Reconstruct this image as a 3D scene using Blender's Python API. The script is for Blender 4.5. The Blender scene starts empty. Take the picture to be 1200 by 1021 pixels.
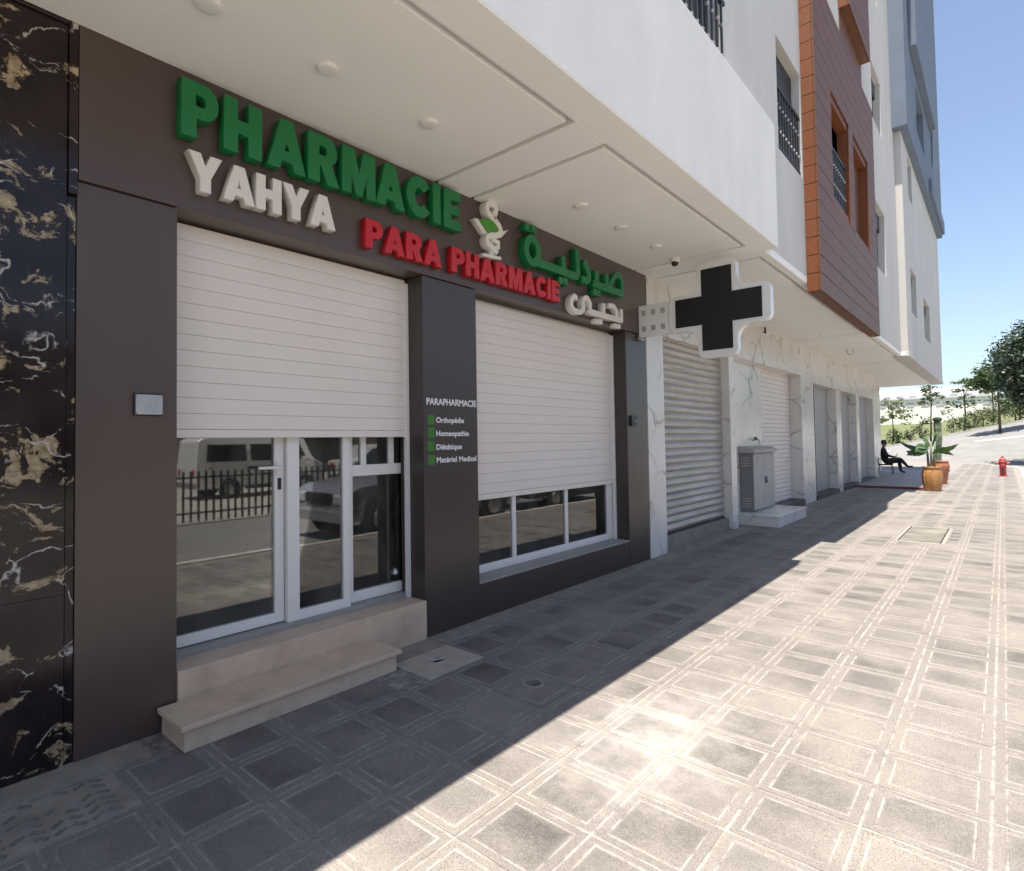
import bpy, bmesh, math, random
from mathutils import Vector, Matrix
R = math.radians
random.seed(7)
sc = bpy.context.scene
col = sc.collection

# ------------------------------------------------------------------ camera
cam_d = bpy.data.cameras.new('camera'); cam = bpy.data.objects.new('camera', cam_d); col.objects.link(cam)
YAW, PITCH, ROLL = 0.76288, 0.03019, -0.01292
f_ = Vector((-math.sin(YAW)*math.cos(PITCH), math.cos(YAW)*math.cos(PITCH), math.sin(PITCH)))
r_ = Vector((math.cos(YAW), math.sin(YAW), 0)); u_ = r_.cross(f_)
cr, sr = math.cos(ROLL), math.sin(ROLL)
rr, uu = r_*cr + u_*sr, u_*cr - r_*sr
CAM = Vector((3.515, 0.0, 1.6315))
cam.matrix_world = Matrix(((rr.x, uu.x, -f_.x, CAM.x), (rr.y, uu.y, -f_.y, CAM.y), (rr.z, uu.z, -f_.z, CAM.z), (0, 0, 0, 1)))
cam_d.sensor_fit = 'HORIZONTAL'; cam_d.sensor_width = 36; cam_d.lens = 679.3/1200*36
cam_d.shift_x = 74/1200; cam_d.shift_y = -13.5/1200
cam_d.clip_start = 0.05; cam_d.clip_end = 3000
sc.camera = cam

# ------------------------------------------------------------------ sky, sun, exposure
SUN = Vector((0.02, -0.207, 1)).normalized()          # towards the sun
EL = math.asin(SUN.z)
w = bpy.data.worlds.new('World'); sc.world = w; w.use_nodes = True
nt = w.node_tree; nt.nodes.clear()
sky = nt.nodes.new('ShaderNodeTexSky'); sky.sky_type = 'NISHITA'; sky.sun_disc = False
sky.sun_elevation = EL; sky.sun_rotation = math.atan2(SUN.x, SUN.y); sky.air_density = 1.0; sky.dust_density = 1.0; sky.ozone_density = 3.5
bg = nt.nodes.new('ShaderNodeBackground'); bg.inputs[1].default_value = 0.085
out = nt.nodes.new('ShaderNodeOutputWorld')
hs = nt.nodes.new('ShaderNodeHueSaturation'); hs.inputs['Saturation'].default_value = .86; nt.links.new(sky.outputs[0], hs.inputs['Color']); nt.links.new(hs.outputs[0], bg.inputs[0]); nt.links.new(bg.outputs[0], out.inputs[0])
sun_d = bpy.data.lights.new('sun', 'SUN'); sun_d.energy = 5.0; sun_d.angle = R(0.5); sun_d.color = (1, .93, .82)
sun = bpy.data.objects.new('sun', sun_d); col.objects.link(sun); sun.location = (0, -5, 40)
sun.rotation_euler = SUN.to_track_quat('Z', 'Y').to_euler()
sc.view_settings.view_transform = 'Standard'; sc.view_settings.look = 'None'
sc.view_settings.gamma = 1; sc.view_settings.use_curve_mapping = False
sc.view_settings.exposure = 1.33
sc.cycles.max_bounces = 8; sc.cycles.diffuse_bounces = 4; sc.cycles.glossy_bounces = 3; sc.cycles.transmission_bounces = 3; sc.cycles.transparent_max_bounces = 8

# ------------------------------------------------------------------ helpers
class MB:
    def __init__(s): s.v = []; s.f = []; s.m = []
    def quad(s, a, b, c, d, mi=0):
        n = len(s.v); s.v += [tuple(a), tuple(b), tuple(c), tuple(d)]; s.f.append((n, n+1, n+2, n+3)); s.m.append(mi); return s
    def poly(s, pts, mi=0):
        n = len(s.v); s.v += [tuple(p) for p in pts]; s.f.append(tuple(range(n, n+len(pts)))); s.m.append(mi); return s
    def box(s, x0, x1, y0, y1, z0, z1, mi=0):
        n = len(s.v)
        s.v += [(x0,y0,z0),(x1,y0,z0),(x1,y1,z0),(x0,y1,z0),(x0,y0,z1),(x1,y0,z1),(x1,y1,z1),(x0,y1,z1)]
        for q in ((0,3,2,1),(4,5,6,7),(0,1,5,4),(1,2,6,5),(2,3,7,6),(3,0,4,7)):
            s.f.append(tuple(n+i for i in q)); s.m.append(mi)
        return s
    def prism(s, pts, fa, fb, mi=0):
        """closed 2D outline pts, fa/fb map a 2D point to the two ends"""
        n = len(s.v); k = len(pts)
        s.v += [tuple(fa(*p)) for p in pts] + [tuple(fb(*p)) for p in pts]
        s.f.append(tuple(range(n+k-1, n-1, -1))); s.f.append(tuple(range(n+k, n+2*k))); s.m += [mi, mi]
        for i in range(k):
            j = (i+1) % k; s.f.append((n+i, n+j, n+k+j, n+k+i)); s.m.append(mi)
        return s
    def tube(s, path, r, k=8, mi=0, cap=True):
        P = [Vector(p) for p in path]; rs = r if isinstance(r, (list, tuple)) else [r]*len(P)
        n = len(s.v); up = Vector((0, 0, 1))
        for i, p in enumerate(P):
            t = (P[min(i+1, len(P)-1)] - P[max(i-1, 0)]).normalized()
            a = t.cross(up if abs(t.z) < .9 else Vector((1, 0, 0))).normalized(); b = t.cross(a)
            for j in range(k):
                q = 2*math.pi*j/k; s.v.append(tuple(p + (a*math.cos(q) + b*math.sin(q))*rs[i]))
        for i in range(len(P)-1):
            for j in range(k):
                j2 = (j+1) % k
                s.f.append((n+i*k+j, n+i*k+j2, n+(i+1)*k+j2, n+(i+1)*k+j)); s.m.append(mi)
        if cap:
            s.f.append(tuple(n+j for j in range(k-1, -1, -1))); s.f.append(tuple(n+(len(P)-1)*k+j for j in range(k))); s.m += [mi, mi]
        return s
    def lathe(s, prof, c, k=20, mi=0, axis='z'):
        n = len(s.v)
        for (r, h) in prof:
            for j in range(k):
                q = 2*math.pi*j/k; a, b = r*math.cos(q), r*math.sin(q)
                s.v.append((c[0]+a, c[1]+b, c[2]+h) if axis == 'z' else ((c[0]+h, c[1]+a, c[2]+b) if axis == 'x' else (c[0]+b, c[1]+h, c[2]+a)))
        for i in range(len(prof)-1):
            for j in range(k):
                j2 = (j+1) % k
                s.f.append((n+i*k+j, n+i*k+j2, n+(i+1)*k+j2, n+(i+1)*k+j)); s.m.append(mi)
        s.f.append(tuple(n+j for j in range(k-1, -1, -1))); s.f.append(tuple(n+(len(prof)-1)*k+j for j in range(k))); s.m += [mi, mi]
        return s
    def mesh(s, name, mats, o=(0, 0, 0), smooth=False):
        me = bpy.data.meshes.new(name)
        me.from_pydata([(x-o[0], y-o[1], z-o[2]) for x, y, z in s.v], [], s.f)
        for m_ in (mats if isinstance(mats, (list, tuple)) else [mats]): me.materials.append(m_)
        me.polygons.foreach_set('material_index', s.m)
        if smooth: me.polygons.foreach_set('use_smooth', [True]*len(me.polygons))
        me.update(); return me
    def build(s, name, mats, parent=None, bevel=0, smooth=False, seg=2, recalc=False):
        xs, ys, zs = zip(*s.v)
        o = ((min(xs)+max(xs))/2, (min(ys)+max(ys))/2, min(zs))
        me = s.mesh(name, mats, o, smooth)
        if recalc:
            bm = bmesh.new(); bm.from_mesh(me); bmesh.ops.recalc_face_normals(bm, faces=bm.faces); bm.to_mesh(me); bm.free()
        ob = bpy.data.objects.new(name, me); link(ob, parent, o)
        if bevel:
            b = ob.modifiers.new('bevel', 'BEVEL'); b.width = bevel; b.segments = seg; b.limit_method = 'ANGLE'; b.angle_limit = R(40)
        return ob
WL = {}
def link(ob, parent, o):
    col.objects.link(ob); WL[ob.name] = Vector(o)
    if parent is not None:
        ob.parent = parent; ob.location = Vector(o) - WL[parent.name]
    else: ob.location = o
    return ob
def tag(o, label=None, cat=None, group=None, kind=None):
    if label: o['label'] = label
    if cat: o['category'] = cat
    if group: o['group'] = group
    if kind: o['kind'] = kind
    return o
def thing(name, label, cat, loc, group=None):
    o = bpy.data.objects.new(name, None); o.empty_display_size = .2; link(o, None, loc); return tag(o, label, cat, group)
def inst(name, me, parent, loc, rot=(0, 0, 0)):
    o = bpy.data.objects.new(name, me); link(o, parent, loc); o.rotation_euler = rot; return o

# ------------------------------------------------------------------ materials
def base(name):
    m = bpy.data.materials.new(name); m.use_nodes = True; t = m.node_tree
    return m, t, t.nodes['Principled BSDF'], t.nodes, t.links
def N(t, kind, **kw):
    n = t.nodes.new(kind)
    for k, v in kw.items():
        if k.startswith('i_'):
            key = k[2:]; n.inputs[int(key) if key.isdigit() else key].default_value = v
        else: setattr(n, k, v)
    return n
def noise(t, scale, detail=4, rough=.55, vec=None, dist=0):
    n = N(t, 'ShaderNodeTexNoise'); n.inputs['Scale'].default_value = scale; n.inputs['Detail'].default_value = detail
    n.inputs['Roughness'].default_value = rough; n.inputs['Distortion'].default_value = dist
    t.links.new(vec if vec else pos(t), n.inputs['Vector']); return n.outputs['Fac']
def pos(t):
    g = t.nodes.get('geo') or N(t, 'ShaderNodeNewGeometry', name='geo'); return g.outputs['Position']
def scaled(t, s):
    m = N(t, 'ShaderNodeVectorMath', operation='MULTIPLY'); t.links.new(pos(t), m.inputs[0]); m.inputs[1].default_value = s; return m.outputs[0]
def ramp(t, fac, stops):
    r = N(t, 'ShaderNodeValToRGB'); e = r.color_ramp.elements
    while len(e) < len(stops): e.new(.5)
    for el, (p, c) in zip(e, stops): el.position = p; el.color = (c, c, c, 1) if isinstance(c, (int, float)) else (*c, 1)
    t.links.new(fac, r.inputs[0]); return r.outputs[0]
def mixc(t, fac, a, b, mode='MIX'):
    m = N(t, 'ShaderNodeMix', data_type='RGBA', blend_type=mode)
    for s, v in ((0, fac), (6, a), (7, b)):
        if hasattr(v, 'node'): t.links.new(v, m.inputs[s])
        else: m.inputs[s].default_value = v if isinstance(v, (int, float)) else (*v, 1)
    return m.outputs[2]
def math_(t, op, a, b=0.0):
    m = N(t, 'ShaderNodeMath', operation=op)
    for s, v in ((0, a), (1, b)):
        if hasattr(v, 'node'): t.links.new(v, m.inputs[s])
        else: m.inputs[s].default_value = v
    return m.outputs[0]
def bump(t, h, strength, dist=.01):
    b = N(t, 'ShaderNodeBump'); b.inputs['Strength'].default_value = strength; b.inputs['Distance'].default_value = dist
    t.links.new(h, b.inputs['Height']); return b.outputs[0]
def pm(name, c, rough=.6, metal=0, var=.12, scale=3.0, bmp=.0, bscale=80, spec=.5, stain=None, sfac=.5, srange=(.5, .75), stretch=None, coat=0):
    m, t, b, _, L = base(name)
    v = scaled(t, stretch) if stretch else None
    n = noise(t, scale, 5, .6, v)
    lo = tuple(x*(1-var) for x in c); hi = tuple(min(1, x*(1+var)) for x in c)
    cc = ramp(t, n, [(.3, lo), (.7, hi)])
    if stain:
        s = ramp(t, noise(t, scale*.45, 6, .65, v), [(srange[0], 0.0), (srange[1], sfac)])
        cc = mixc(t, s, cc, stain)
    L.new(cc, b.inputs['Base Color'])
    b.inputs['Roughness'].default_value = rough
    if var > .045: rn = ramp(t, noise(t, scale*2.3, 3), [(.3, max(.02, rough-.06)), (.7, min(1, rough+.08))]); L.new(rn, b.inputs['Roughness'])
    b.inputs['Metallic'].default_value = metal; b.inputs['Specular IOR Level'].default_value = spec
    if coat: b.inputs['Coat Weight'].default_value = coat
    if bmp: L.new(bump(t, noise(t, bscale, 4, .6), bmp), b.inputs['Normal'])
    return m

M = {}
M['plaster'] = pm('white_plaster', (.55, .53, .505), .8, var=.06, scale=1.6, stretch=(1, 1, .3), bmp=.25, bscale=35, spec=.2, stain=(.50, .485, .47), sfac=.55)
M['parapet'] = pm('trowelled_plaster', (.80, .77, .725), .75, var=.05, scale=2.2, stretch=(1, 1, .45), bmp=.12, bscale=9, spec=.25, stain=(.74, .72, .69), sfac=.55, srange=(.45, .7))
M['soffit'] = pm('soffit_paint', (.86, .835, .785), .7, var=.03, scale=1.2, bmp=.06, bscale=20, spec=.25)
M['acp'] = pm('brown_composite_panel', (.078, .053, .046), .30, var=.04, scale=1.2, spec=.5, stain=(.125, .092, .076), sfac=.3, srange=(.45, .7), stretch=(1, 1, .5))
M['acp_dark'] = pm('dark_composite_panel', (.052, .040, .036), .30, var=.04, scale=1.2, spec=.5, stain=(.078, .062, .055), sfac=.3, srange=(.45, .7), stretch=(1, 1, .5))
M['pvc'] = pm('white_shutter_pvc', (.755, .68, .62), .42, var=.02, scale=2.0, spec=.4, stain=(.72, .63, .56), sfac=.35)
M['alu_white'] = pm('white_aluminium', (.74, .71, .68), .35, var=.03, spec=.5)
M['sill_grey'] = pm('grey_sill', (.30, .285, .265), .5, var=.06, scale=6)
M['cream_stone'] = pm('cream_step_marble', (.56, .43, .32), .45, var=.10, scale=7, bmp=.08, bscale=60, stain=(.27, .19, .13), sfac=.5, srange=(.52, .72))
M['concrete'] = pm('cement_screed', (.26, .235, .205), .85, var=.2, scale=6, bmp=.5, bscale=45, spec=.2, stain=(.15, .135, .12), sfac=.6)
M['galv'] = pm('galvanised_shutter', (.47, .43, .39), .42, metal=.5, var=.16, scale=2.0, stretch=(1, .5, 12), stain=(.20, .19, .185), sfac=.6)
M['cab'] = pm('grey_cabinet_paint', (.38, .365, .345), .5, var=.06, scale=4, stain=(.25, .24, .23), sfac=.4)
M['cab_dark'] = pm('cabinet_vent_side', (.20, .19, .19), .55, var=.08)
M['black'] = pm('black_plastic', (.012, .012, .013), .4, var=.1)
M['black_stone'] = pm('black_threshold_stone', (.035, .035, .037), .4, var=.2, scale=9)
M['cement_wall'] = pm('grey_interior_wall', (.30, .28, .26), .8, var=.1)
M['iron'] = pm('black_painted_iron', (.02, .02, .023), .4, var=.2, spec=.5)
M['grey_door'] = pm('grey_metal_door', (.30, .295, .29), .5, var=.06)
M['dark_door'] = pm('dark_grey_door', (.10, .10, .105), .45, var=.08)
M['green_paint'] = pm('green_acrylic', (.004, .160, .045), .32, var=.06, scale=5, spec=.5)
M['red_paint'] = pm('red_acrylic', (.50, .010, .022), .32, var=.06, scale=5, spec=.5)
M['white_letter'] = pm('white_letter_acrylic', (.70, .66, .61), .38, var=.04, scale=5, spec=.5)
M['logo_green'] = pm('leaf_green_acrylic', (.06, .26, .02), .35, var=.05)
M['square_green'] = pm('green_vinyl', (.035, .16, .015), .45, var=.1, scale=20)
M['white_vinyl'] = pm('white_vinyl', (.78, .77, .77), .5, var=.03)
M['led_panel'] = pm('black_led_matrix', (.006, .006, .007), .5, var=.3, scale=40)
M['sign_white'] = pm('white_sign_acrylic', (.78, .76, .74), .22, var=.02, spec=.5, coat=.3)
M['blue_grey'] = pm('blue_grey_plaster', (.155, .19, .25), .75, var=.08, scale=1.5, bmp=.2, bscale=25, spec=.2)
M['asphalt'] = pm('asphalt', (.185, .182, .178), .85, var=.12, scale=.9, bmp=.3, bscale=60, spec=.2, stain=(.23, .225, .215), sfac=.5)
M['kerb'] = pm('kerbstone_concrete', (.46, .44, .41), .8, var=.12, scale=3, bmp=.3, bscale=40)
M['red_edge'] = pm('red_painted_edge', (.22, .045, .045), .6, var=.25, scale=6)
M['terra'] = pm('glazed_ochre_pot', (.42, .21, .08), .45, var=.3, scale=9, stain=(.30, .10, .03), sfac=.7)
M['terra2'] = pm('terracotta_pot', (.36, .14, .075), .55, var=.2, scale=9)
M['soil'] = pm('soil', (.06, .045, .03), .95, var=.4, scale=30)
M['hydrant'] = pm('red_hydrant_paint', (.30, .045, .045), .5, var=.12, scale=10)
M['skin'] = pm('skin', (.30, .18, .12), .55, var=.05)
M['cloth_black'] = pm('black_cloth', (.010, .010, .012), .9, var=.2, scale=20)
M['cloth_jeans'] = pm('dark_denim', (.020, .022, .028), .9, var=.2, scale=20)
M['hair'] = pm('dark_hair', (.012, .009, .007), .6, var=.2)
M['bag'] = pm('white_plastic_film', (.62, .62, .64), .35, var=.15, scale=12, bmp=.6, bscale=14)
M['tyre'] = pm('tyre_rubber', (.018, .018, .019), .8, var=.1)
M['rim'] = pm('alloy', (.5, .5, .52), .3, metal=.9, var=.05)
M['car_silver'] = pm('silver_car_paint', (.42, .43, .45), .25, metal=.5, var=.0, coat=.6)
M['car_dark'] = pm('dark_grey_car_paint', (.06, .065, .075), .22, metal=.4, var=.0, coat=.6)
M['van_white'] = pm('white_van_paint', (.74, .74, .73), .3, var=.02, coat=.5)
M['car_glass'] = pm('dark_car_glass', (.012, .014, .016), .06, var=.05, spec=.8)
M['lamp_glass'] = pm('headlamp_glass', (.6, .62, .65), .1, var=.05, coat=.8)
M['amber'] = pm('tail_lamp', (.35, .02, .02), .2, var=.05)
M['bark'] = pm('bark', (.10, .08, .06), .9, var=.3, scale=8, bmp=.5, bscale=30)
M['factory'] = pm('white_factory_wall', (.80, .77, .71), .8, var=.05, scale=.1)
M['factory_roof'] = pm('pale_factory_roof', (.60, .61, .63), .6, var=.05, scale=.1)
M['far_dark'] = pm('far_window_band', (.42, .42, .42), .6, var=.1)
M['shutterbox'] = pm('dark_roller_box', (.022, .022, .024), .5, var=.1)
M['lamp'] = pm('opal_lamp_diffuser', (.78, .75, .70), .4, var=.02)
M['rail'] = pm('grey_painted_railing', (.07, .07, .075), .45, var=.15)
M['rib'] = pm('dark_worn_cement', (.17, .155, .135), .9, var=.3, scale=20)
M['steel'] = pm('brushed_steel', (.45, .45, .46), .35, metal=.9, var=.08, scale=10)

def glass(name, tint, ior, rough=.0):
    m, t, b, nd, L = base(name); nd.remove(b)
    tr = N(t, 'ShaderNodeBsdfTransparent'); tr.inputs[0].default_value = (*tint, 1)
    gl = N(t, 'ShaderNodeBsdfGlossy'); gl.inputs['Roughness'].default_value = rough; gl.inputs[0].default_value = (1, 1, 1, 1)
    fr = N(t, 'ShaderNodeFresnel'); fr.inputs[0].default_value = ior
    mx = N(t, 'ShaderNodeMixShader'); L.new(fr.outputs[0], mx.inputs[0]); L.new(tr.outputs[0], mx.inputs[1]); L.new(gl.outputs[0], mx.inputs[2])
    L.new(bump(t, noise(t, 1.4, 1), .02, .02), gl.inputs['Normal'])
    df = N(t, 'ShaderNodeBsdfDiffuse'); df.inputs[0].default_value = (.55, .52, .47, 1); m3 = N(t, 'ShaderNodeMixShader')   # thin dust film and wipe marks
    L.new(ramp(t, noise(t, 2.4, 7, .7, scaled(t, (1, 1.6, .8)), .6), [(.38, .01), (.72, .07)]), m3.inputs[0]); L.new(mx.outputs[0], m3.inputs[1]); L.new(df.outputs[0], m3.inputs[2])
    L.new(m3.outputs[0], nd['Material Output'].inputs[0]); return m
M['glass'] = glass('shop_glass', (.72, .73, .72), 1.82, .022)
M['win_glass'] = glass('window_glass', (.25, .27, .28), 1.8)

def black_marble():
    m, t, b, _, L = base('black_gold_marble')
    warp = N(t, 'ShaderNodeTexNoise'); warp.inputs['Scale'].default_value = 2.6; warp.inputs['Detail'].default_value = 5; L.new(pos(t), warp.inputs['Vector'])
    sub = N(t, 'ShaderNodeVectorMath', operation='MULTIPLY_ADD'); L.new(warp.outputs['Color'], sub.inputs[0]); sub.inputs[1].default_value = (.55, .55, .55); L.new(pos(t), sub.inputs[2])
    rot = N(t, 'ShaderNodeMapping'); rot.inputs['Rotation'].default_value = (R(28), 0, 0); rot.inputs['Scale'].default_value = (1, .75, 1.7); L.new(sub.outputs[0], rot.inputs[0])
    vor = N(t, 'ShaderNodeTexVoronoi', feature='DISTANCE_TO_EDGE'); vor.inputs['Scale'].default_value = 2.4; L.new(rot.outputs[0], vor.inputs['Vector'])
    vein = ramp(t, vor.outputs['Distance'], [(.0, 1.0), (.008, .6), (.020, 0.0)])
    vm = ramp(t, noise(t, 5.2, 4, .7), [(.49, 0.0), (.56, 1.0)])
    vein = math_(t, 'MULTIPLY', vein, vm)
    rot2 = N(t, 'ShaderNodeMapping'); rot2.inputs['Rotation'].default_value = (R(-32), 0, 0); rot2.inputs['Scale'].default_value = (1, 1.0, 1.9); rot2.inputs['Location'].default_value = (0, .35, .2); L.new(sub.outputs[0], rot2.inputs[0])
    blot = ramp(t, noise(t, 2.7, 8, .66, rot2.outputs[0]), [(.552, 0.0), (.570, .85), (.66, 1.0)])
    c = ramp(t, noise(t, 3.0, 5), [(.35, (.011, .007, .008)), (.7, (.030, .020, .020))])
    c = mixc(t, blot, c, ramp(t, noise(t, 22, 4), [(.35, (.20, .14, .075)), (.65, (.46, .36, .23))]))
    c = mixc(t, vein, c, (.50, .46, .42))
    L.new(c, b.inputs['Base Color']); b.inputs['Roughness'].default_value = .13; b.inputs['Specular IOR Level'].default_value = .33
    return m
M['black_marble'] = black_marble()

def white_marble():
    m, t, b, _, L = base('white_veined_marble')
    warp = N(t, 'ShaderNodeTexNoise'); warp.inputs['Scale'].default_value = 1.1; warp.inputs['Detail'].default_value = 4; L.new(pos(t), warp.inputs['Vector'])
    sub = N(t, 'ShaderNodeVectorMath', operation='MULTIPLY_ADD'); L.new(warp.outputs['Color'], sub.inputs[0]); sub.inputs[1].default_value = (.9, .9, .9); L.new(pos(t), sub.inputs[2])
    vor = N(t, 'ShaderNodeTexVoronoi', feature='DISTANCE_TO_EDGE'); vor.inputs['Scale'].default_value = 1.35; L.new(sub.outputs[0], vor.inputs['Vector'])
    vein = ramp(t, vor.outputs['Distance'], [(.0, 1.0), (.008, .7), (.03, .12), (.09, 0.0)])
    vm = ramp(t, noise(t, 1.7, 3), [(.42, .04), (.58, .85)])
    c = ramp(t, noise(t, 1.2, 5), [(.3, (.64, .60, .555)), (.7, (.75, .715, .67))])
    c = mixc(t, math_(t, 'MULTIPLY', vein, vm), c, (.20, .19, .185))
    L.new(c, b.inputs['Base Color']); b.inputs['Roughness'].default_value = .22
    return m
M['white_marble'] = white_marble()

def wood(name, lo, hi, rough=.28):
    m, t, b, _, L = base(name)
    n = noise(t, 5, 6, .65, scaled(t, (6, .7, 9)), .4)
    L.new(ramp(t, n, [(.3, lo), (.7, hi)]), b.inputs['Base Color']); b.inputs['Roughness'].default_value = rough
    L.new(bump(t, n, .08), b.inputs['Normal']); b.inputs['Specular IOR Level'].default_value = .24; return m
M['wood'] = wood('red_brown_cladding', (.115, .050, .028), (.185, .082, .044), .5)
M['wood_return'] = wood('sunlit_orange_cladding', (.145, .048, .020), (.225, .080, .033), .5)  # same wood as the front, with the sunlit orange tone put into its colour

def tile_mats():
    res = []
    for nm in ('tile', 'tile_dust'):
        m, t, b, _, L = base('pavement_' + nm)
        cell = N(t, 'ShaderNodeVectorMath', operation='MULTIPLY_ADD'); L.new(pos(t), cell.inputs[0]); cell.inputs[1].default_value = (2.5, 2.5, 0); cell.inputs[2].default_value = (-.575, -.41, 0)
        fl = N(t, 'ShaderNodeVectorMath', operation='FLOOR'); L.new(cell.outputs[0], fl.inputs[0])
        wn = N(t, 'ShaderNodeTexWhiteNoise', noise_dimensions='2D'); L.new(fl.outputs[0], wn.inputs['Vector'])
        speck = noise(t, 150, 3, .75)
        patch = noise(t, 2.3, 6, .62)
        # pale dust lies towards the tile edges, grey worn middle
        fr = N(t, 'ShaderNodeVectorMath', operation='FRACTION'); L.new(cell.outputs[0], fr.inputs[0])
        sp = N(t, 'ShaderNodeSeparateXYZ'); L.new(fr.outputs[0], sp.inputs[0])
        ax = math_(t, 'ABSOLUTE', math_(t, 'SUBTRACT', sp.outputs[0], .5)); ay = math_(t, 'ABSOLUTE', math_(t, 'SUBTRACT', sp.outputs[1], .5))
        ring = ramp(t, math_(t, 'ADD', math_(t, 'MAXIMUM', ax, ay), math_(t, 'MULTIPLY', math_(t, 'SUBTRACT', noise(t, 13, 5, .7), .5), .22)), [(.26, 0.0), (.42, 1.0)])
        fine = noise(t, 38, 5, .75)
        pt = ramp(t, math_(t, 'ADD', math_(t, 'MULTIPLY', noise(t, 1.15, 7, .62), .75), math_(t, 'MULTIPLY', fine, .25)), [(.40, 0.0), (.60, 1.0)])
        dusty = math_(t, 'MAXIMUM', math_(t, 'MULTIPLY', ring, .62), math_(t, 'MULTIPLY', pt, .85))
        if nm == 'tile':
            c = ramp(t, wn.outputs['Value'], [(0, (.070, .065, .062)), (.5, (.105, .097, .091)), (1, (.155, .143, .134))])
            c = mixc(t, dusty, c, (.250, .225, .205))
            c = mixc(t, ramp(t, speck, [(.37, .75), (.47, 0.0)]), c, (.05, .047, .044))
            c = mixc(t, ramp(t, speck, [(.56, 0.0), (.68, .5)]), c, (.36, .335, .31))
            c = mixc(t, ramp(t, noise(t, .8, 5), [(.5, 0.0), (.72, .4)]), c, (.10, .092, .085))
        else:
            c = ramp(t, noise(t, 9, 6, .7), [(.40, (.12, .111, .104)), (.62, (.31, .284, .258))])
        # irregular pale dust swept along the grooves and joints
        mm = math_(t, 'MAXIMUM', ax, ay)
        dl = math_(t, 'MINIMUM', math_(t, 'ABSOLUTE', math_(t, 'SUBTRACT', mm, .38)), math_(t, 'SUBTRACT', .5, mm))
        halo = ramp(t, math_(t, 'ADD', dl, math_(t, 'MULTIPLY', math_(t, 'SUBTRACT', noise(t, 26, 6, .75), .5), .10)), [(.0, .6), (.030, .0)])
        hm = ramp(t, noise(t, 3.1, 5, .65), [(.36, .12), (.60, 1.0)])
        c = mixc(t, math_(t, 'MULTIPLY', halo, hm), c, (.315, .287, .260))
        # one elongated whitish patch with a noisy outline
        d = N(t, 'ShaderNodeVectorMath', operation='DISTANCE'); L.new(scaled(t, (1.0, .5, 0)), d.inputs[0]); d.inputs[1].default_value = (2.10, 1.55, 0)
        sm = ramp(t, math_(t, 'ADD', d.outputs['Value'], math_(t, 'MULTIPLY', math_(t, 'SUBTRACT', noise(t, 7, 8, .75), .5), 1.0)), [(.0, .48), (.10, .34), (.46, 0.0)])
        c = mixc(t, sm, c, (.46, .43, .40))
        L.new(c, b.inputs['Base Color']); b.inputs['Roughness'].default_value = .62 if nm == 'tile' else .9
        b.inputs['Specular IOR Level'].default_value = .35
        L.new(bump(t, noise(t, 170, 3, .7), .25, .004), b.inputs['Normal']); res.append(m)
    return res
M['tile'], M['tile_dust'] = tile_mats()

def leaf_mat(name, a, b2, trans=.25):
    m, t, b, nd, L = base(name)
    c = ramp(t, noise(t, 3.0, 3), [(.35, a), (.65, b2)])
    oi = N(t, 'ShaderNodeNewGeometry')
    c2 = mixc(t, .35, c, ramp(t, oi.outputs['Random Per Island'], [(0, tuple(x*.55 for x in a)), (1, tuple(x*1.35 for x in b2))]))
    L.new(c2, b.inputs['Base Color']); b.inputs['Roughness'].default_value = .5
    tl = N(t, 'ShaderNodeBsdfTranslucent'); L.new(c2, tl.inputs[0])
    mx = N(t, 'ShaderNodeMixShader'); mx.inputs[0].default_value = trans
    L.new(b.outputs[0], mx.inputs[1]); L.new(tl.outputs[0], mx.inputs[2]); L.new(mx.outputs[0], nd['Material Output'].inputs[0]); return m
M['leaf_dark'] = leaf_mat('dark_leaves', (.018, .032, .020), (.045, .075, .035), .12)
M['leaf_mid'] = leaf_mat('mid_green_leaves', (.035, .060, .018), (.085, .125, .040))
M['leaf_olive'] = leaf_mat('olive_leaves', (.070, .085, .035), (.14, .15, .07))
M['leaf_shrub'] = leaf_mat('dark_shrub_leaves', (.022, .040, .018), (.050, .080, .032))
M['leaf_banana'] = leaf_mat('broad_green_leaf', (.025, .055, .020), (.06, .12, .035), .2)
M['cactus'] = pm('grey_green_cactus', (.15, .19, .125), .6, var=.25, scale=14)
m_, t_, b_, _, L_ = base('grass'); n1 = noise(t_, .35, 6); n2 = noise(t_, 7, 4)
c_ = ramp(t_, n1, [(.3, (.075, .095, .030)), (.55, (.115, .125, .045)), (.75, (.17, .15, .08))])
L_.new(mixc(t_, .25, c_, ramp(t_, n2, [(.3, (.04, .055, .018)), (.7, (.15, .16, .07))])), b_.inputs['Base Color']); b_.inputs['Roughness'].default_value = .9
M['grass'] = m_

# ------------------------------------------------------------------ ground
def sst(t): t = max(0, min(1, t)); return t*t*(3-2*t)
def hgt(x, y):
    e = max(.2, min(3.0, .95 + .235*(x+2.5)))
    h = -.17 + sst((y-47)/19)*(e+.17)
    if y > 66: h += min(y-66, 64)*.052
    if y > 130: h += min(y-130, 300)*.012
    h += sst((y-150)/250)*max(0, 6*math.sin(x*.02+1))
    return h
def sheet(xs, ys, dz, name, m, keep=None):
    b = MB(); nx = len(xs)
    for y in ys:
        for x in xs: b.v.append((x, y, hgt(x, y)+dz))
    for j in range(len(ys)-1):
        for i in range(nx-1):
            if keep and not keep((xs[i]+xs[i+1])/2, (ys[j]+ys[j+1])/2): continue
            b.f.append((j*nx+i, j*nx+i+1, (j+1)*nx+i+1, (j+1)*nx+i)); b.m.append(0)
    me = b.mesh(name, m, smooth=True); o = bpy.data.objects.new(name, me); link(o, None, (0, 0, 0)); o['kind'] = 'structure'; return o
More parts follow.
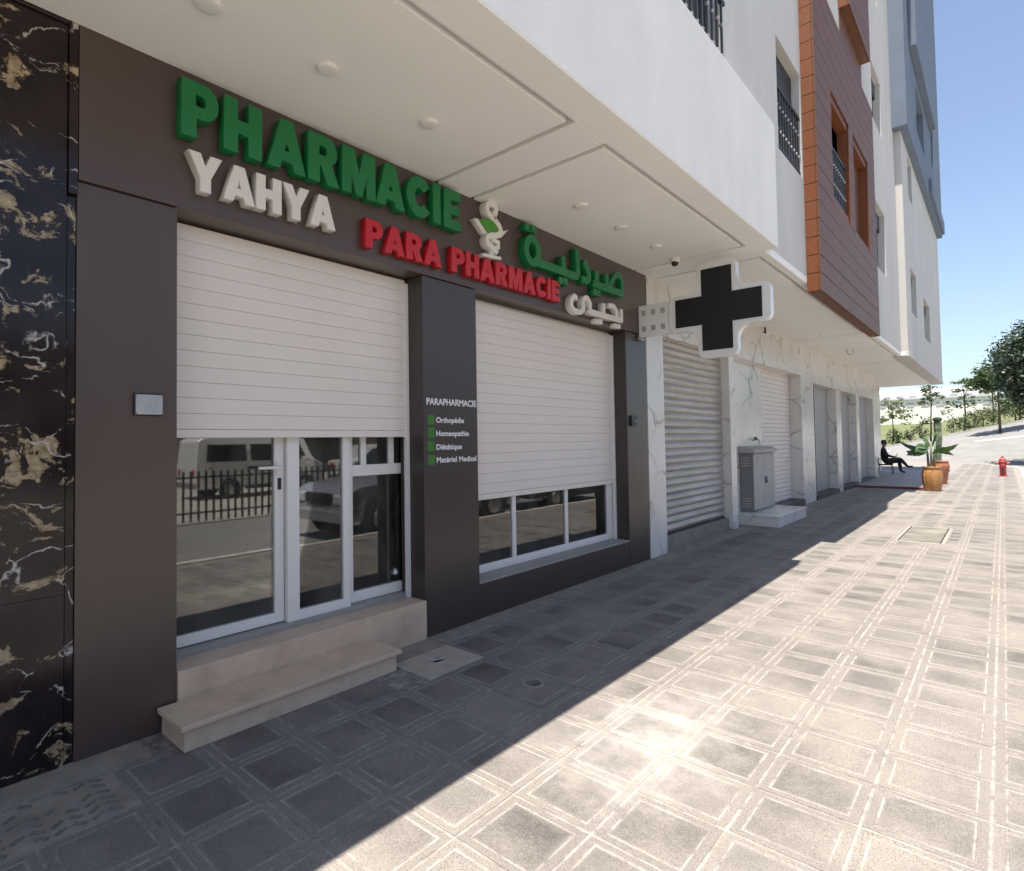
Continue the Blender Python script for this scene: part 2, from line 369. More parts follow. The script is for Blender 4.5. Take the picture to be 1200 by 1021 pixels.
xs = [-400, -200, -100, -60, -40, -30, -20, -15] + [-12+i*1.5 for i in range(28)] + [32, 36, 45, 60, 100, 200, 400]
ys = [-200, -100, -60, -30, -10, 0, 20, 40, 44] + [46+i*1.5 for i in range(20)] + [78, 82, 86, 90, 95, 100, 110, 120, 130, 140, 160, 200, 260, 340, 450, 700, 1500]
sheet(xs, ys, 0, 'grassland', M['grass'])
rx = [-120, -80, -50, -30, -20] + [-14+i*1.0 for i in range(55)] + [45, 60, 100]
ry = [-60, -40, -20, -8] + [0+i*4 for i in range(11)] + [42+i*1.0 for i in range(26)]
def on_road(x, y):
    if y < 42: return 4.0 < x < 9.0
    if y < 50: return x > -120
    return y < 65.2 + .0*x
road = sheet(rx, ry, .02, 'road', M['asphalt'], on_road)
# painted dash on the far road
mk = MB()
for x0 in (-22, -14, -6, 2, 10):
    for k in range(3):
        xa, xb = x0+k*1.0, x0+k*1.0+1.0; y0, y1 = 57.5, 57.75
        mk.quad((xa, y0, hgt(xa, y0)+.03), (xb, y0, hgt(xb, y0)+.03), (xb, y1, hgt(xb, y1)+.03), (xa, y1, hgt(xa, y1)+.03))
mk.build('road_marking', M['white_vinyl'], road)
# far kerb along the grass
fk = thing('far_kerb', 'pale concrete kerb between far road and grass', 'kerb', (0, 65.4, hgt(0, 65.4))); fk['kind'] = 'structure'; del fk['category']
for i in range(40):
    xa = -24 + i*1.2; b = MB(); y0 = 65.2
    za, zb = hgt(xa, y0), hgt(xa+1.17, y0)
    n = [(xa, y0, za-.1), (xa+1.17, y0, zb-.1), (xa+1.17, y0+.3, zb-.1), (xa, y0+.3, za-.1), (xa, y0, za+.18), (xa+1.17, y0, zb+.18), (xa+1.17, y0+.3, zb+.18), (xa, y0+.3, za+.18)]
    b.v = n
    for q in ((0,3,2,1),(4,5,6,7),(0,1,5,4),(1,2,6,5),(2,3,7,6),(3,0,4,7)): b.f.append(q); b.m.append(0)
    b.build('kerbstone', M['kerb'], fk)

# pavement slab with the round corner at its far end
CX, CY, RAD = -6.2, 38.3, 10.2
edge = [(4.0, -14), (4.0, 38.3)] + [(CX+RAD*math.cos(R(a)), CY+RAD*math.sin(R(a))) for a in range(6, 91, 6)] + [(-30, CY+RAD)]
def kerb_x(y):            # street edge of the pavement at a given y
    if y < CY: return 4.0
    d = RAD*RAD-(y-CY)**2
    return CX+math.sqrt(d) if d > 0 else -99
pv = MB(); outl = edge + [(-30, -14)]
far_o = [p for p in edge if p[1] > 4] + [(-30, 3.364)]; far_o = [(4.0, 3.364)] + far_o
pv.prism(far_o, lambda x, y: (x, y, -.16), lambda x, y: (x, y, -.0028))
pv.prism([(4.0, -14), (4.0, 2.964), (-30, 2.964), (-30, -14)], lambda x, y: (x, y, -.16), lambda x, y: (x, y, -.0028))
pv.prism([(4.0, 2.964), (4.0, 3.364), (1.43, 3.364), (1.43, 2.964)], lambda x, y: (x, y, -.16), lambda x, y: (x, y, -.0028))
pv.prism([(1.03, 2.964), (1.03, 3.364), (-30, 3.364), (-30, 2.964)], lambda x, y: (x, y, -.16), lambda x, y: (x, y, -.0028))
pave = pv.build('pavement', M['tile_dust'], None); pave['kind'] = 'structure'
# kerbstones
kb = thing('kerb', 'kerb of pale concrete stones along the pavement', 'kerb', (4.07, 10, -.17)); kb['kind'] = 'structure'; del kb['category']
pts = []
y = -8.0
while y < 38.2: pts.append((4.0, y)); y += .9
pts += [(CX+RAD*math.cos(R(a)), CY+RAD*math.sin(R(a))) for a in range(2, 91, 5)] + [(-6.2-i*.9, CY+RAD) for i in range(1, 14)]
for a, c in zip(pts, pts[1:]):
    d = Vector((c[0]-a[0], c[1]-a[1], 0)); L = d.length; d.normalize(); nrm = Vector((d.y, -d.x, 0)); s = random.uniform(-.004, .004)
    p0 = Vector((*a, 0)) + d*.006; p1 = Vector((*c, 0)) - d*.006
    b = MB(); q = [p0+nrm*.003, p1+nrm*.003, p1+nrm*.15, p0+nrm*.15]
    b.prism([(p.x, p.y) for p in q], lambda x, y: (x, y, -.17), lambda x, y: (x, y, .012+s)).build('kerbstone', M['kerb'], kb, recalc=True)

# tiles: raised square in a border, grooves filled with pale dust
TX, TY, TP = .23, .164, .4
def tile_geo(b, cx, cy, cz=0., hole=None):
    H = [(.1945, -.010), (.1928, -.0006), (.1590, 0), (.1570, -.0016), (.1480, -.0016), (.1460, .0004)]
    n = len(b.v)
    for (h, z) in H:
        for sx, sy in ((-1,-1),(1,-1),(1,1),(-1,1)): b.v.append((cx+sx*h, cy+sy*h, cz+z))
    for k in range(5):
        for i in range(4):
            j = (i+1) % 4; b.f.append((n+4*k+i, n+4*k+j, n+4*k+4+j, n+4*k+4+i)); b.m.append(1 if k == 3 else 0)
    if not hole: b.f.append((n+20, n+21, n+22, n+23)); b.m.append(0)
    else:
        hx, hy, r = hole; K = 24; m0 = len(b.v)
        ring = []
        for q in range(K):
            a = -math.pi*.75 + 2*math.pi*q/K
            dx, dy = math.cos(a), math.sin(a); s = .1475/max(abs(dx), abs(dy)); ring.append((dx*s, dy*s))
        for q, (ex, ey) in enumerate(ring): b.v.append((cx+ex, cy+ey, cz+.0004))
        for rad, z in ((r+.018, .0004), (r+.012, .006), (r, .004), (r*.97, -.03), (r*.9, -.12)):
            for q in range(K):
                a = -math.pi*.75 + 2*math.pi*q/K; b.v.append((cx+hx+math.cos(a)*rad, cy+hy+math.sin(a)*rad, cz+z))
        for l in range(5):
            for q in range(K):
                q2 = (q+1) % K; b.f.append((m0+l*K+q, m0+l*K+q2, m0+(l+1)*K+q2, m0+(l+1)*K+q)); b.m.append(0 if l < 1 else 2)
        b.f.append(tuple(m0+5*K+q for q in range(K))); b.m.append(2)
def pix(p):
    d = Vector(p)-CAM; z = d.dot(f_)
    if z < .2: return None
    return (526+679.3*d.dot(rr)/z, 497-679.3*d.dot(uu)/z, z)
skip = []      # rectangles where covers and patches lie: x0,x1,y0,y1
skip.append((.03, .63, .164-.4, .964))       # ribbed cement patch
skip.append((.23, .63, 2.764, 3.364))        # concrete cover
skip.append((2.23, 2.83, 11.364, 13.364))    # long inspection cover
skip.append((-1, 1.72, 22.5, 60))            # terrace
skip.append((-.3, .6, 11.6, 13.7))
cells = []
for i in range(0, 10):
    for j in range(-4, 122):
        cx, cy = TX+TP*(i+.5), TY+TP*(j+.5)
        if cx+.2 > kerb_x(cy+.2): continue
        if any(a-.01 < cx < b_+.01 and c_-.01 < cy < d_+.01 for a, b_, c_, d_ in skip): continue
        p = pix((cx, cy, 0)); vis = p is not None and -70 < p[0] < 1270 and p[1] < 1120
        cells.append((p[2] if vis else 1e3+abs(cy), i, j, cx, cy))
cells.sort()
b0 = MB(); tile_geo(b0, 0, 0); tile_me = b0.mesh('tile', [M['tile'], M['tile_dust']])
rest = MB()
for n, (d, i, j, cx, cy) in enumerate(cells):
    dz = random.uniform(-.0009, .0009)
    if (i, j) == (2, 7):
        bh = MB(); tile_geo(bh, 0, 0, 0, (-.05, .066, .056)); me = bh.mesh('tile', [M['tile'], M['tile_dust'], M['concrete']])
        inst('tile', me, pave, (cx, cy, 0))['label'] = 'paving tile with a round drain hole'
    elif n < 300:
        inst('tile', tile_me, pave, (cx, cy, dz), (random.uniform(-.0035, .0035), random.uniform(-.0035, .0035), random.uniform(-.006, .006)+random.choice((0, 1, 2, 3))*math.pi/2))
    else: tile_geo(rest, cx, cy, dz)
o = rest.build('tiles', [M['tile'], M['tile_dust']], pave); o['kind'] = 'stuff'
# cement strip along the wall
st = MB(); random.seed(3)
yy = -2.0
segs = [(-2.0, -.25), (-.24, 1.15), (2.80, 3.38), (3.39, 4.7), (4.71, 6.1), (6.11, 7.6), (7.61, 8.2), (8.21, 10.9), (10.91, 11.6), (13.75, 17.3), (17.31, 20.8), (20.81, 22.45)]
for a, c in segs: st.box(-.25, .215, a, c, -.02, random.uniform(-.001, .002))
st.build('cement_strip', M['concrete'], pave)
# ribbed cement patch beside the marble column
rb = MB(); rb.box(.235, .625, -.22, .955, -.02, .001)
for r0 in range(16):
    for q in range(6):
        x0, y0 = .268+q*.063, -.18+r0*.07
        if random.random() < .1 + .45*(x0 < .36): continue
        a = R(38 if r0 % 2 else -38); dx, dy = math.sin(a)*.026, math.cos(a)*.026; nx, ny = dy*.3, -dx*.3
        if y0 > .93: continue
        P4 = [(x0-dx-nx, y0-dy-ny), (x0+dx-nx, y0+dy-ny), (x0+dx+nx, y0+dy+ny), (x0-dx+nx, y0-dy+ny)]
        rb.prism(P4, lambda x, y: (x, y, .0005), lambda x, y: (x, y, .008), 1)
o = rb.build('ribbed_cement', [M['concrete'], M['rib']], pave, recalc=True); o['kind'] = 'stuff'

# ------------------------------------------------------------------ building
BL = thing('apartment_building', 'white apartment building with pharmacy below, soffit and wood clad bay', 'building', (0, 8, 0))
def B(b, name, m, **k): return b.build(name, m, BL, **k)
# inner ground floor: back wall and side walls so that no light leaks
B(MB().box(-9, -4.6, -16, 33.0, 0, 3.88), 'rear_core', M['cement_wall'])
B(MB().box(-4.6, -.35, .3, 1.30, 0, 3.88), 'interior_wall', M['cement_wall'])
B(MB().box(-4.6, -.26, 7.62, 8.15, 0, 3.88), 'interior_wall', M['cement_wall'])
B(MB().box(-4.6, -.31, 1.30, 7.62, .05, .28), 'interior_floor', M['sill_grey'])
B(MB().box(-4.6, -.36, 1.30, 7.62, 3.02, 3.2), 'interior_ceiling', M['cement_wall'])
B(MB().box(-3.2, -.36, 3.42, 4.02, .28, 3.02), 'interior_wall', M['cement_wall'])
B(MB().box(-1.6, -.7, 6.35, 6.75, .28, 3.02), 'interior_column', M['dark_door'])
B(MB().box(-9, -.05, -16, -1.62, 0, 3.88), 'wall', M['plaster'])
# black marble facing
fc = B(MB().box(-.35, -.03, -1.6, .795, 0, 3.90), 'marble_facing', M['black'])
for (z0, z1) in ((0, .8692), (.8708, 1.5092), (1.5108, 2.0692), (2.0708, 3.86)):
    for (y0, y1) in ((-1.58, -.402), (-.398, .797)):
        MB().box(-.028, 0, y0, y1, z0, z1).build('marble_panel', M['black_marble'], fc, bevel=.0008)
B(MB().box(-.2, .022, .800, .842, 2.96, 3.90), 'marble_trim', M['black_marble'], bevel=.003)
B(MB().box(-.2, -.012, .800, .842, 0, 2.958), 'marble_trim', M['black_marble'], bevel=.003)
B(MB().box(-.028, .018, -1.58, .798, 3.862, 3.90), 'marble_trim', M['black_marble'], bevel=.003)
# fascia and piers of dark composite panel
B(MB().box(-.22, .020, .846, 7.63, 3.045, 3.902), 'fascia', M['acp'], bevel=.003)
B(MB().box(-.34, 0, .844, 1.36, .0, 3.040), 'pier', M['acp'], bevel=.003)
B(MB().box(-.34, 0, 3.37, 4.06, .0, 3.040), 'pier', M['acp_dark'], bevel=.003)
B(MB().box(-.34, 0, 7.02, 7.60, .0, 3.040), 'pier', M['acp_dark'], bevel=.003)
B(MB().box(-.30, -.004, 4.063, 7.017, .0, .315), 'window_base', M['acp_dark'], bevel=.003)
B(MB().box(-.31, .002, 4.064, 7.016, .317, .335), 'window_sill', M['sill_grey'], bevel=.002)
# pvc roller shutters
def shutter(y0, y1, zb, x, label):
    s = B(MB().box(x-.10, x-.045, y0, y1, 3.0, 3.043), 'roller_shutter', M['pvc']); s['label'] = label
    prof = [(-.006, .0), (-.002, .0006), (.0, .003), (.001, .03), (.001, .07), (.0, .0965), (-.002, .0988), (-.006, .0996)]
    b = MB(); L = (y1-y0-.05)
    b.prism(prof, lambda a, z: (a, -L/2, z), lambda a, z: (a, L/2, z))
    me = b.mesh('slat', M['pvc']); bm = bmesh.new(); bm.from_mesh(me); bmesh.ops.recalc_face_normals(bm, faces=bm.faces); bm.to_mesh(me); bm.free()
    z = zb + .055; k = 0
    while z < 3.0:
        inst('slat', me, s, (x, (y0+y1)/2, z)); z += .1
    MB().box(x-.012, x+.006, y0+.025, y1-.025, zb, zb+.053).build('bottom_bar', M['pvc'], s, bevel=.003)
    for a in (y0, y1-.035): MB().box(x-.02, x+.018, a, a+.035, max(.3, zb-1.4), 3.0).build('guide_rail', M['alu_white'], s, bevel=.002)
    return s
shutter(1.362, 3.368, 1.675, -.19, 'half lowered white shutter over the glass door')
shutter(4.062, 7.018, 1.055, -.19, 'lowered white shutter over the shop window')
# landing and threshold under the door
B(MB().box(-.36, -.20, 1.362, 3.368, .0, .345), 'threshold', M['sill_grey'], bevel=.003)
B(MB().box(-.20, .018, 1.362, 3.366, .0, .315), 'landing', M['cream_stone'], bevel=.004)
# glass door
XD = -.29
dr = B(MB().box(XD-.05, XD-.005, 1.362, 1.40, .346, 2.9), 'glass_door', M['alu_white']); dr['label'] = 'white framed glass door and side light'
def frame(y0, y1, z0, z1, x, ws, parent, name='door_leaf', d=.045):
    l, r2, bt, tp = ws; b = MB()
    b.box(x-d, x, y0, y0+l, z0, z1); b.box(x-d, x, y1-r2, y1, z0, z1)
    b.box(x-d+.001, x-.001, y0+l, y1-r2, z0, z0+bt); b.box(x-d+.001, x-.001, y0+l, y1-r2, z1-tp, z1)
    return b.build(name, M['alu_white'], parent, bevel=.003)
def pane(y0, y1, z0, z1, x, parent, m='glass'): return MB().box(x-.008, x, y0, y1, z0, z1).build('pane', M[m], parent)
frame(1.401, 2.225, .352, 2.9, XD+.01, (.05, .075, .07, .08), dr); pane(1.45, 2.15, .42, 2.82, XD-.012, dr)
frame(2.228, 2.785, .330, 2.9, XD+.05, (.10, .065, .085, .08), dr); pane(2.326, 2.722, .413, 2.82, XD+.028, dr)
frame(2.789, 3.50, .348, 2.9, XD+.0, (.06, .13, .085, .08), dr, 'side_light'); pane(2.847, 3.372, .43, 1.36, XD-.02, dr)
MB().box(XD-.044, XD-.001, 2.849, 3.37, 1.36, 1.45).build('transom', M['alu_white'], dr, bevel=.002)
for y0 in (2.935, 3.235): MB().box(XD-.043, XD-.002, y0, y0+.055, 1.45, 2.82).build('mullion', M['alu_white'], dr, bevel=.002)
for y0, y1 in ((2.849, 2.935), (2.99, 3.235), (3.29, 3.37)): pane(y0, y1, 1.45, 2.82, XD-.02, dr)
h = MB().tube([(XD+.012, 2.185, 1.46), (XD+.06, 2.185, 1.46), (XD+.065, 2.17, 1.46), (XD+.065, 2.00, 1.463)], .011, 8)
h.box(XD+.011, XD+.018, 2.165, 2.205, 1.40, 1.52); h.build('door_handle', M['alu_white'], dr, smooth=False)
MB().box(XD+.011, XD+.018, 2.172, 2.200, 1.30, 1.385).build('lock', M['black'], dr, bevel=.003)
# shop window
XW = -.22
sw = B(MB().box(XW-.05, XW, 4.062, 7.018, .336, .415), 'shop_window', M['alu_white'], bevel=.003)
for y0, y1 in ((4.062, 4.11), (6.86, 7.018)): MB().box(XW-.05, XW, y0, y1, .416, 2.9).build('stile', M['alu_white'], sw, bevel=.003)
for y0 in (4.86, 5.87): MB().box(XW-.046, XW-.004, y0, y0+.06, .416, 2.9).build('mullion', M['alu_white'], sw, bevel=.003)
for y0, y1 in ((4.11, 4.86), (4.92, 5.87), (5.93, 6.86)): pane(y0, y1, .416, 2.9, XW-.02, sw)
# white marble ground floor beyond the pharmacy
gf = lambda b, n='marble_wall', **k: B(b, n, M['white_marble'], bevel=.003, **k)
gf(MB().box(-.5, 0, 7.634, 8.17, 0, 3.90))
gf(MB().box(-.5, -.002, 8.17, 10.95, 3.12, 3.90))
gf(MB().box(-.5, 0, 10.95, 11.24, 0, 3.90))
gf(MB().box(-.6, -.2, 11.24, 13.55, 0, 3.13))
gf(MB().box(-.5, -.002, 11.24, 16.05, 3.13, 3.90))
gf(MB().box(-.6, 0, 16.05, 17.30, 0, 3.90))
OPN = [(17.30, 20.10), (20.80, 23.30), (23.85, 26.80)]
PIERS = [(20.10, 20.80), (23.30, 23.85), (26.80, 27.55)]
gf(MB().box(-1.2, -.55, 27.4, 33.0, 0, 3.90))
for a, c in PIERS: gf(MB().box(-.6, 0, a, c, 0, 3.90))
for a, c in OPN: gf(MB().box(-.6, -.002, a, c, 3.02, 3.90))
for a, c in OPN:
    B(MB().box(-.45, .03, a+.003, c-.003, 0, .12), 'threshold', M['black_stone'], bevel=.004)
    d1 = a + (c-a)*.42
    B(MB().box(-.34, -.28, a, d1, .121, 3.019), 'door_panel', M['dark_door'])
    B(MB().box(-.27, -.22, d1, c, .121, 3.019), 'door_panel', M['grey_door'])
B(MB().box(-.44, .03, 13.553, 16.047, 0, .14), 'threshold', M['black_stone'], bevel=.004)
s2 = B(MB().box(-.40, -.33, 13.55, 16.05, 3.06, 3.13), 'roller_shutter', M['pvc']); s2['label'] = 'closed white shutter behind the grey cabinet'
z = .145
b = MB(); prof = [(-.014, .0), (0, .006), (.004, .05), (0, .0965), (-.014, .0985)]
b.prism(prof, lambda a, z: (a, -1.235, z), lambda a, z: (a, 1.235, z)); me = b.mesh('slat', M['pvc'])
while z < 3.06: inst('slat', me, s2, (-.26, 14.8, z)); z += .1
# galvanised roller shutter
B(MB().box(-.3, -.06, 8.173, 10.947, 0, .20), 'threshold', M['concrete'], bevel=.006)
s3 = B(MB().box(-.35, -.2, 8.173, 10.947, 3.05, 3.118), 'roller_shutter', M['galv']); s3['label'] = 'closed grey ribbed metal shutter'
b = MB(); prof = [(-.02, 0), (-.012, .012), (.0, .03), (.004, .055), (-.002, .085), (-.016, .104), (-.02, .112), (-.03, .112), (-.03, 0)]
b.prism(prof, lambda a, z: (a, -1.385, z), lambda a, z: (a, 1.385, z)); me = b.mesh('slat', M['galv'])
z = .225
while z < 3.06: inst('slat', me, s3, (-.14, 9.56, z)); z += .1125
MB().box(-.175, -.13, 8.175, 10.945, .203, .226).build('bottom_bar', M['iron'], s3)
# soffit with recessed panels
so = B(MB().box(-.6, 1.40, -16, -6.0, 3.88, 3.98), 'soffit', M['soffit'])
def sb(x0, x1, y0, y1, n='soffit_beam', z=3.88): return MB().box(x0, x1, y0, y1, z, 3.98).build(n, M['soffit'], so, bevel=.004)
sb(1.40, 1.645, -16, 7.66); sb(1.40, 1.50, 7.662, 20.6); sb(1.40, 1.61, 20.602, 33.3)
for a, c in ((3.56, 3.98), (7.32, 7.86), (15.4, 15.75), (21.8, 22.1), (33.0, 33.3)): sb(-1.2, 1.398, a, c)
for a, c in ((-6.0, 3.56), (3.98, 7.32), (7.86, 15.4), (15.75, 21.8), (22.1, 33.0)):
    MB().box(-1.2, 1.346, a+.052, c-.052, 3.881, 3.962).build('soffit_panel', M['soffit'], so, bevel=.003); MB().box(-1.2, 1.396, a+.002, c-.002, 3.9622, 3.98).build('soffit_bed', M['soffit'], so)
# upper storeys
def wall_holes(b, x, y0, y1, z0, z1, holes, depth=.25):
    ys_ = sorted({y0, y1, *[h[0] for h in holes], *[h[1] for h in holes]}); zs_ = sorted({z0, z1, *[h[2] for h in holes], *[h[3] for h in holes]})
    for a, c in zip(ys_, ys_[1:]):
        for d, e in zip(zs_, zs_[1:]):
            my, mz = (a+c)/2, (d+e)/2
            if any(h[0] < my < h[1] and h[2] < mz < h[3] for h in holes): continue
            b.quad((x, a, d), (x, c, d), (x, c, e), (x, a, e))
    for (a, c, d, e) in holes:
        i = x-depth
        b.quad((x, a, d), (x, a, e), (i, a, e), (i, a, d)); b.quad((x, c, e), (x, c, d), (i, c, d), (i, c, e))
        b.quad((x, a, d), (i, a, d), (i, c, d), (x, c, d)); b.quad((x, a, e), (x, c, e), (i, c, e), (i, a, e))
TOP = 27
def window(x, a, c, d, e, shutter_frac=.0, rail=False, mullion=True, xr=None):
    i = x-.16; b = MB(); t = .05
    b.box(i-.05, i, a, a+t, d, e); b.box(i-.05, i, c-t, c, d, e); b.box(i-.049, i-.001, a+t, c-t, d, d+t); b.box(i-.049, i-.001, a+t, c-t, e-t, e)
    if mullion: b.box(i-.048, i-.002, (a+c)/2-.03, (a+c)/2+.03, d+t, e-t)
    wn = B(b, 'window', M['shutterbox'])
    MB().box(i-.035, i-.025, a+t, c-t, d+t, e-t).build('pane', M['win_glass'], wn)
    MB().box(i-.35, i-.3, a-.05, c+.05, d-.05, e+.05).build('room_backing', M['dark_door'], wn)
    if shutter_frac: MB().box(i+.003, i+.05, a+.01, c-.01, e-(e-d)*shutter_frac, e-.004).build('roller_blind', M['shutterbox'], wn)
    if rail:
        X = xr if xr else x-.04; rl = B(MB().box(X-.02, X+.02, a, c, d+.86, d+.90).box(X-.012, X+.012, a, c, d+.06, d+.085), 'railing', M['iron'])
        n = max(3, int((c-a)/.13)); bb = MB(); bb.box(-.011, .011, -.011, .011, 0, .78)
        for kz in (.22, .55): bb.lathe([(.008, -.03), (.026, 0), (.008, .03)], (0, 0, kz), 6, 1)
        me = bb.mesh('baluster', [M['rail'], M['steel']])
        for q in range(n): inst('baluster', me, rl, (X, a+(q+.5)*(c-a)/n, d+.08))
    return wn
near = [(3.3, 4.5, 5.3, 7.0), (4.95, 6.34, 5.3, 7.2), (8.43, 9.68, 5.42, 6.95), (8.43, 9.68, 9.0, 10.5), (16.75, 18.2, 5.62, 7.2), (16.75, 18.2, 9.2, 10.6), (16.75, 18.2, 12.6, 14.0)]
bayw = [(10.86, 12.35, 5.43, 7.08), (12.75, 14.35, 5.43, 7.08)]
b = MB(); wall_holes(b, 1.5, -16, 20.6, 3.982, TOP, near+bayw); B(b, 'wall', M['plaster'])
for h in near: window(1.5, *h, shutter_frac=.42 if h[0] < 10 else .25, rail=h[0] < 10, xr=1.52 if h[0] < 7 else 1.47)
B(MB().box(-8.9, .85, -16, 33.2, 3.99, TOP-.2), 'core', M['plaster'])
B(MB().box(.85, 1.499, -16, -15.9, 3.99, TOP), 'wall', M['plaster'])
B(MB().box(1.38, 1.65, -16, 7.66, 3.883, 5.365), 'parapet', M['parapet'], bevel=.012)
# wood clad bay
def plank_bay(y0, y1, z0, z1, holes, x=1.68):
    zs_ = [z0]; 
    by = B(MB().box(1.36, x-.03, y0+.02, y1-.02, z1-.06, z1), 'wood_bay', M['wood'])
    cb = MB(); wall_holes(cb, x-.03, y0+.02, y1-.02, z0+.02, z1-.01, holes, .3); cb.build('bay_core', M['wood_return'], by)
    P = .265; z = z0
    while z < z1-.02:
        e = min(z+P-.010, z1); segs = [(y0, y1)]
        for (a, c, d, f) in holes:
            if f > z+.02 and d < e-.02:
                ns = []
                for (s, t) in segs:
                    if a > s: ns.append((s, min(t, a)))
                    if c < t: ns.append((max(s, c), t))
                segs = [q for q in ns if q[1]-q[0] > .01]
        for s, t in segs:
            zz, ee = z, e
            MB().box(x-.028, x+random.uniform(-.001, .001), s, t, zz, ee).build('plank', M['wood'], by, bevel=.003)
        MB().box(1.502, x-.03, y0-.002, y0+.018, z, e).build('return_plank', M['wood_return'], by, bevel=.002)
        MB().box(1.502, x-.03, y1-.018, y1+.002, z, e).build('return_plank', M['wood_return'], by, bevel=.002)
        z += P
    MB().box(1.502, x-.032, y0+.02, y1-.02, z0, z0+.018).build('underside', M['wood'], by); MB().box(1.502, 1.515, y0+.02, y1-.02, z0+.019, 3.99).build('underside', M['wood'], by)
    return by
wb = plank_bay(9.75, 15.25, 3.755, 8.62, [(10.86, 12.35, 5.50, 7.08), (12.75, 14.35, 5.43, 7.08)])
for a, c, d, e in ((10.86, 12.35, 5.50, 7.08), (12.75, 14.35, 5.43, 7.08)): window(1.56, a+.02, c-.02, d+.02, e-.02, rail=(a < 11), xr=1.60)
wb2 = plank_bay(12.9, 15.25, 9.72, 14.2, [])
# far end: white block below, blue grey block above
far_w = [(21.9, 23.4, 5.30, 6.65), (25.7, 27.9, 5.0, 6.4), (22.1, 23.2, 8.85, 10.1)]
b = MB(); wall_holes(b, 1.66, 20.62, 33.3, 3.985, 10.28, far_w)
b.quad((1.66, 20.62, 3.985), (1.66, 20.62, 10.28), (1.2, 20.62, 10.28), (1.2, 20.62, 3.985)); b.quad((1.66, 33.3, 3.985), (-9, 33.3, 3.985), (-9, 33.3, 10.28), (1.66, 33.3, 10.28))
B(b, 'wall', M['plaster']); [window(1.66, *h, shutter_frac=.2) for h in far_w]
B(MB().box(1.3, 1.68, 20.615, 33.32, 3.86, 3.983), 'edge_band', M['plaster'], bevel=.005)
up_w = [(23.2, 25.6, 11.2, 12.7), (28.6, 29.8, 12.0, 13.6), (23.2, 25.0, 15.2, 16.8)]
b = MB(); wall_holes(b, 1.84, 20.3, 33.28, 10.285, TOP, up_w)
b.quad((1.84, 20.3, 10.285), (1.84, 20.3, TOP), (1.2, 20.3, TOP), (1.2, 20.3, 10.285)); b.quad((1.84, 20.3, 10.285), (1.2, 20.3, 10.285), (1.2, 33.28, 10.285), (1.84, 33.28, 10.285))
b.quad((1.84, 33.28, 10.285), (-9, 33.28, 10.285), (-9, 33.28, TOP), (1.84, 33.28, TOP))
B(b, 'wall', M['blue_grey']); [window(1.84, *h) for h in up_w]
B(MB().box(1.842, 2.02, 21.6, 28.2, 13.1, 17.4), 'projecting_box', M['blue_grey'], bevel=.01)
B(MB().box(1.842, 1.93, 27.0, 33.2, 10.4, 10.9), 'projecting_box', M['blue_grey'], bevel=.01)
B(MB().box(1.842, 2.0, 20.5, 27.4, 18.3, 22), 'projecting_box', M['plaster'], bevel=.01)

# ------------------------------------------------------------------ lettering
def arc(cx, cy, rx, ry, a0, a1, n=10): return [(cx+rx*math.cos(R(a0+(a1-a0)*i/n)), cy+ry*math.sin(R(a0+(a1-a0)*i/n))) for i in range(n+1)]
GL = {
 'P': (.76, [[(0,0),(.29,0),(.29,.36)] + arc(.44,.68,.32,.32,-90,90) + [(0,1)], [(.28,.57)] + arc(.42,.68,.08,.11,-90,90,6) + [(.28,.79)]]),
 'R': (.82, [[(0,0),(.29,0),(.29,.36),(.34,.36),(.50,0),(.82,0),(.62,.43)] + arc(.45,.70,.32,.30,-50,90) + [(0,1)], [(.28,.58)] + arc(.42,.69,.08,.105,-90,90,6) + [(.28,.795)]]),
 'H': (.80, [[(0,0),(.28,0),(.28,.38),(.52,.38),(.52,0),(.80,0),(.80,1),(.52,1),(.52,.62),(.28,.62),(.28,1),(0,1)]]),
 'A': (.92, [[(0,0),(.28,0),(.33,.17),(.59,.17),(.64,0),(.92,0),(.61,1),(.31,1)], [(.395,.37),(.525,.37),(.46,.66)]]),
 'M': (.98, [[(0,0),(.25,0),(.25,.58),(.40,0),(.58,0),(.73,.58),(.73,0),(.98,0),(.98,1),(.63,1),(.49,.46),(.35,1),(0,1)]]),
 'C': (.82, [arc(.44,.5,.44,.5,38,322,22) + [(.60,.33)] + arc(.44,.5,.17,.24,318,42,14) + [(.60,.67)]]),
 'I': (.28, [[(0,0),(.28,0),(.28,1),(0,1)]]),
 'E': (.68, [[(0,0),(.68,0),(.68,.23),(.28,.23),(.28,.39),(.62,.39),(.62,.61),(.28,.61),(.28,.77),(.67,.77),(.67,1),(0,1)]]),
 'Y': (.90, [[(.31,0),(.59,0),(.59,.38),(.90,1),(.59,1),(.45,.66),(.31,1),(0,1),(.31,.38)]]),
}
DG = bpy.context.evaluated_depsgraph_get
def curve_mesh(name, contours, depth, bev, m):
    cu = bpy.data.curves.new('tmp', 'CURVE'); cu.dimensions = '2D'; cu.fill_mode = 'BOTH'; cu.extrude = depth/2-bev; cu.bevel_depth = bev; cu.bevel_resolution = 1; cu.offset = -bev*.35
    for c in contours:
        s = cu.splines.new('POLY'); s.points.add(len(c)-1); s.use_cyclic_u = True
        for p, q in zip(s.points, c): p.co = (q[0], q[1], 0, 1)
    o = bpy.data.objects.new('tmp', cu); col.objects.link(o); dg = DG(); dg.update()
    me = bpy.data.meshes.new_from_object(o.evaluated_get(dg)); col.objects.unlink(o); bpy.data.objects.remove(o); bpy.data.curves.remove(cu)
    me.name = name
    for v in me.vertices: v.co = Vector((v.co.z, v.co.x, v.co.y))     # text plane -> facade plane
    me.materials.clear(); me.materials.append(m); return me
def put_letter(parent, contours, depth, bev, m, x, yz0, name='letter'):
    me = curve_mesh(name, contours, depth, bev, m); return inst(name, me, parent, (x+depth/2, *yz0))
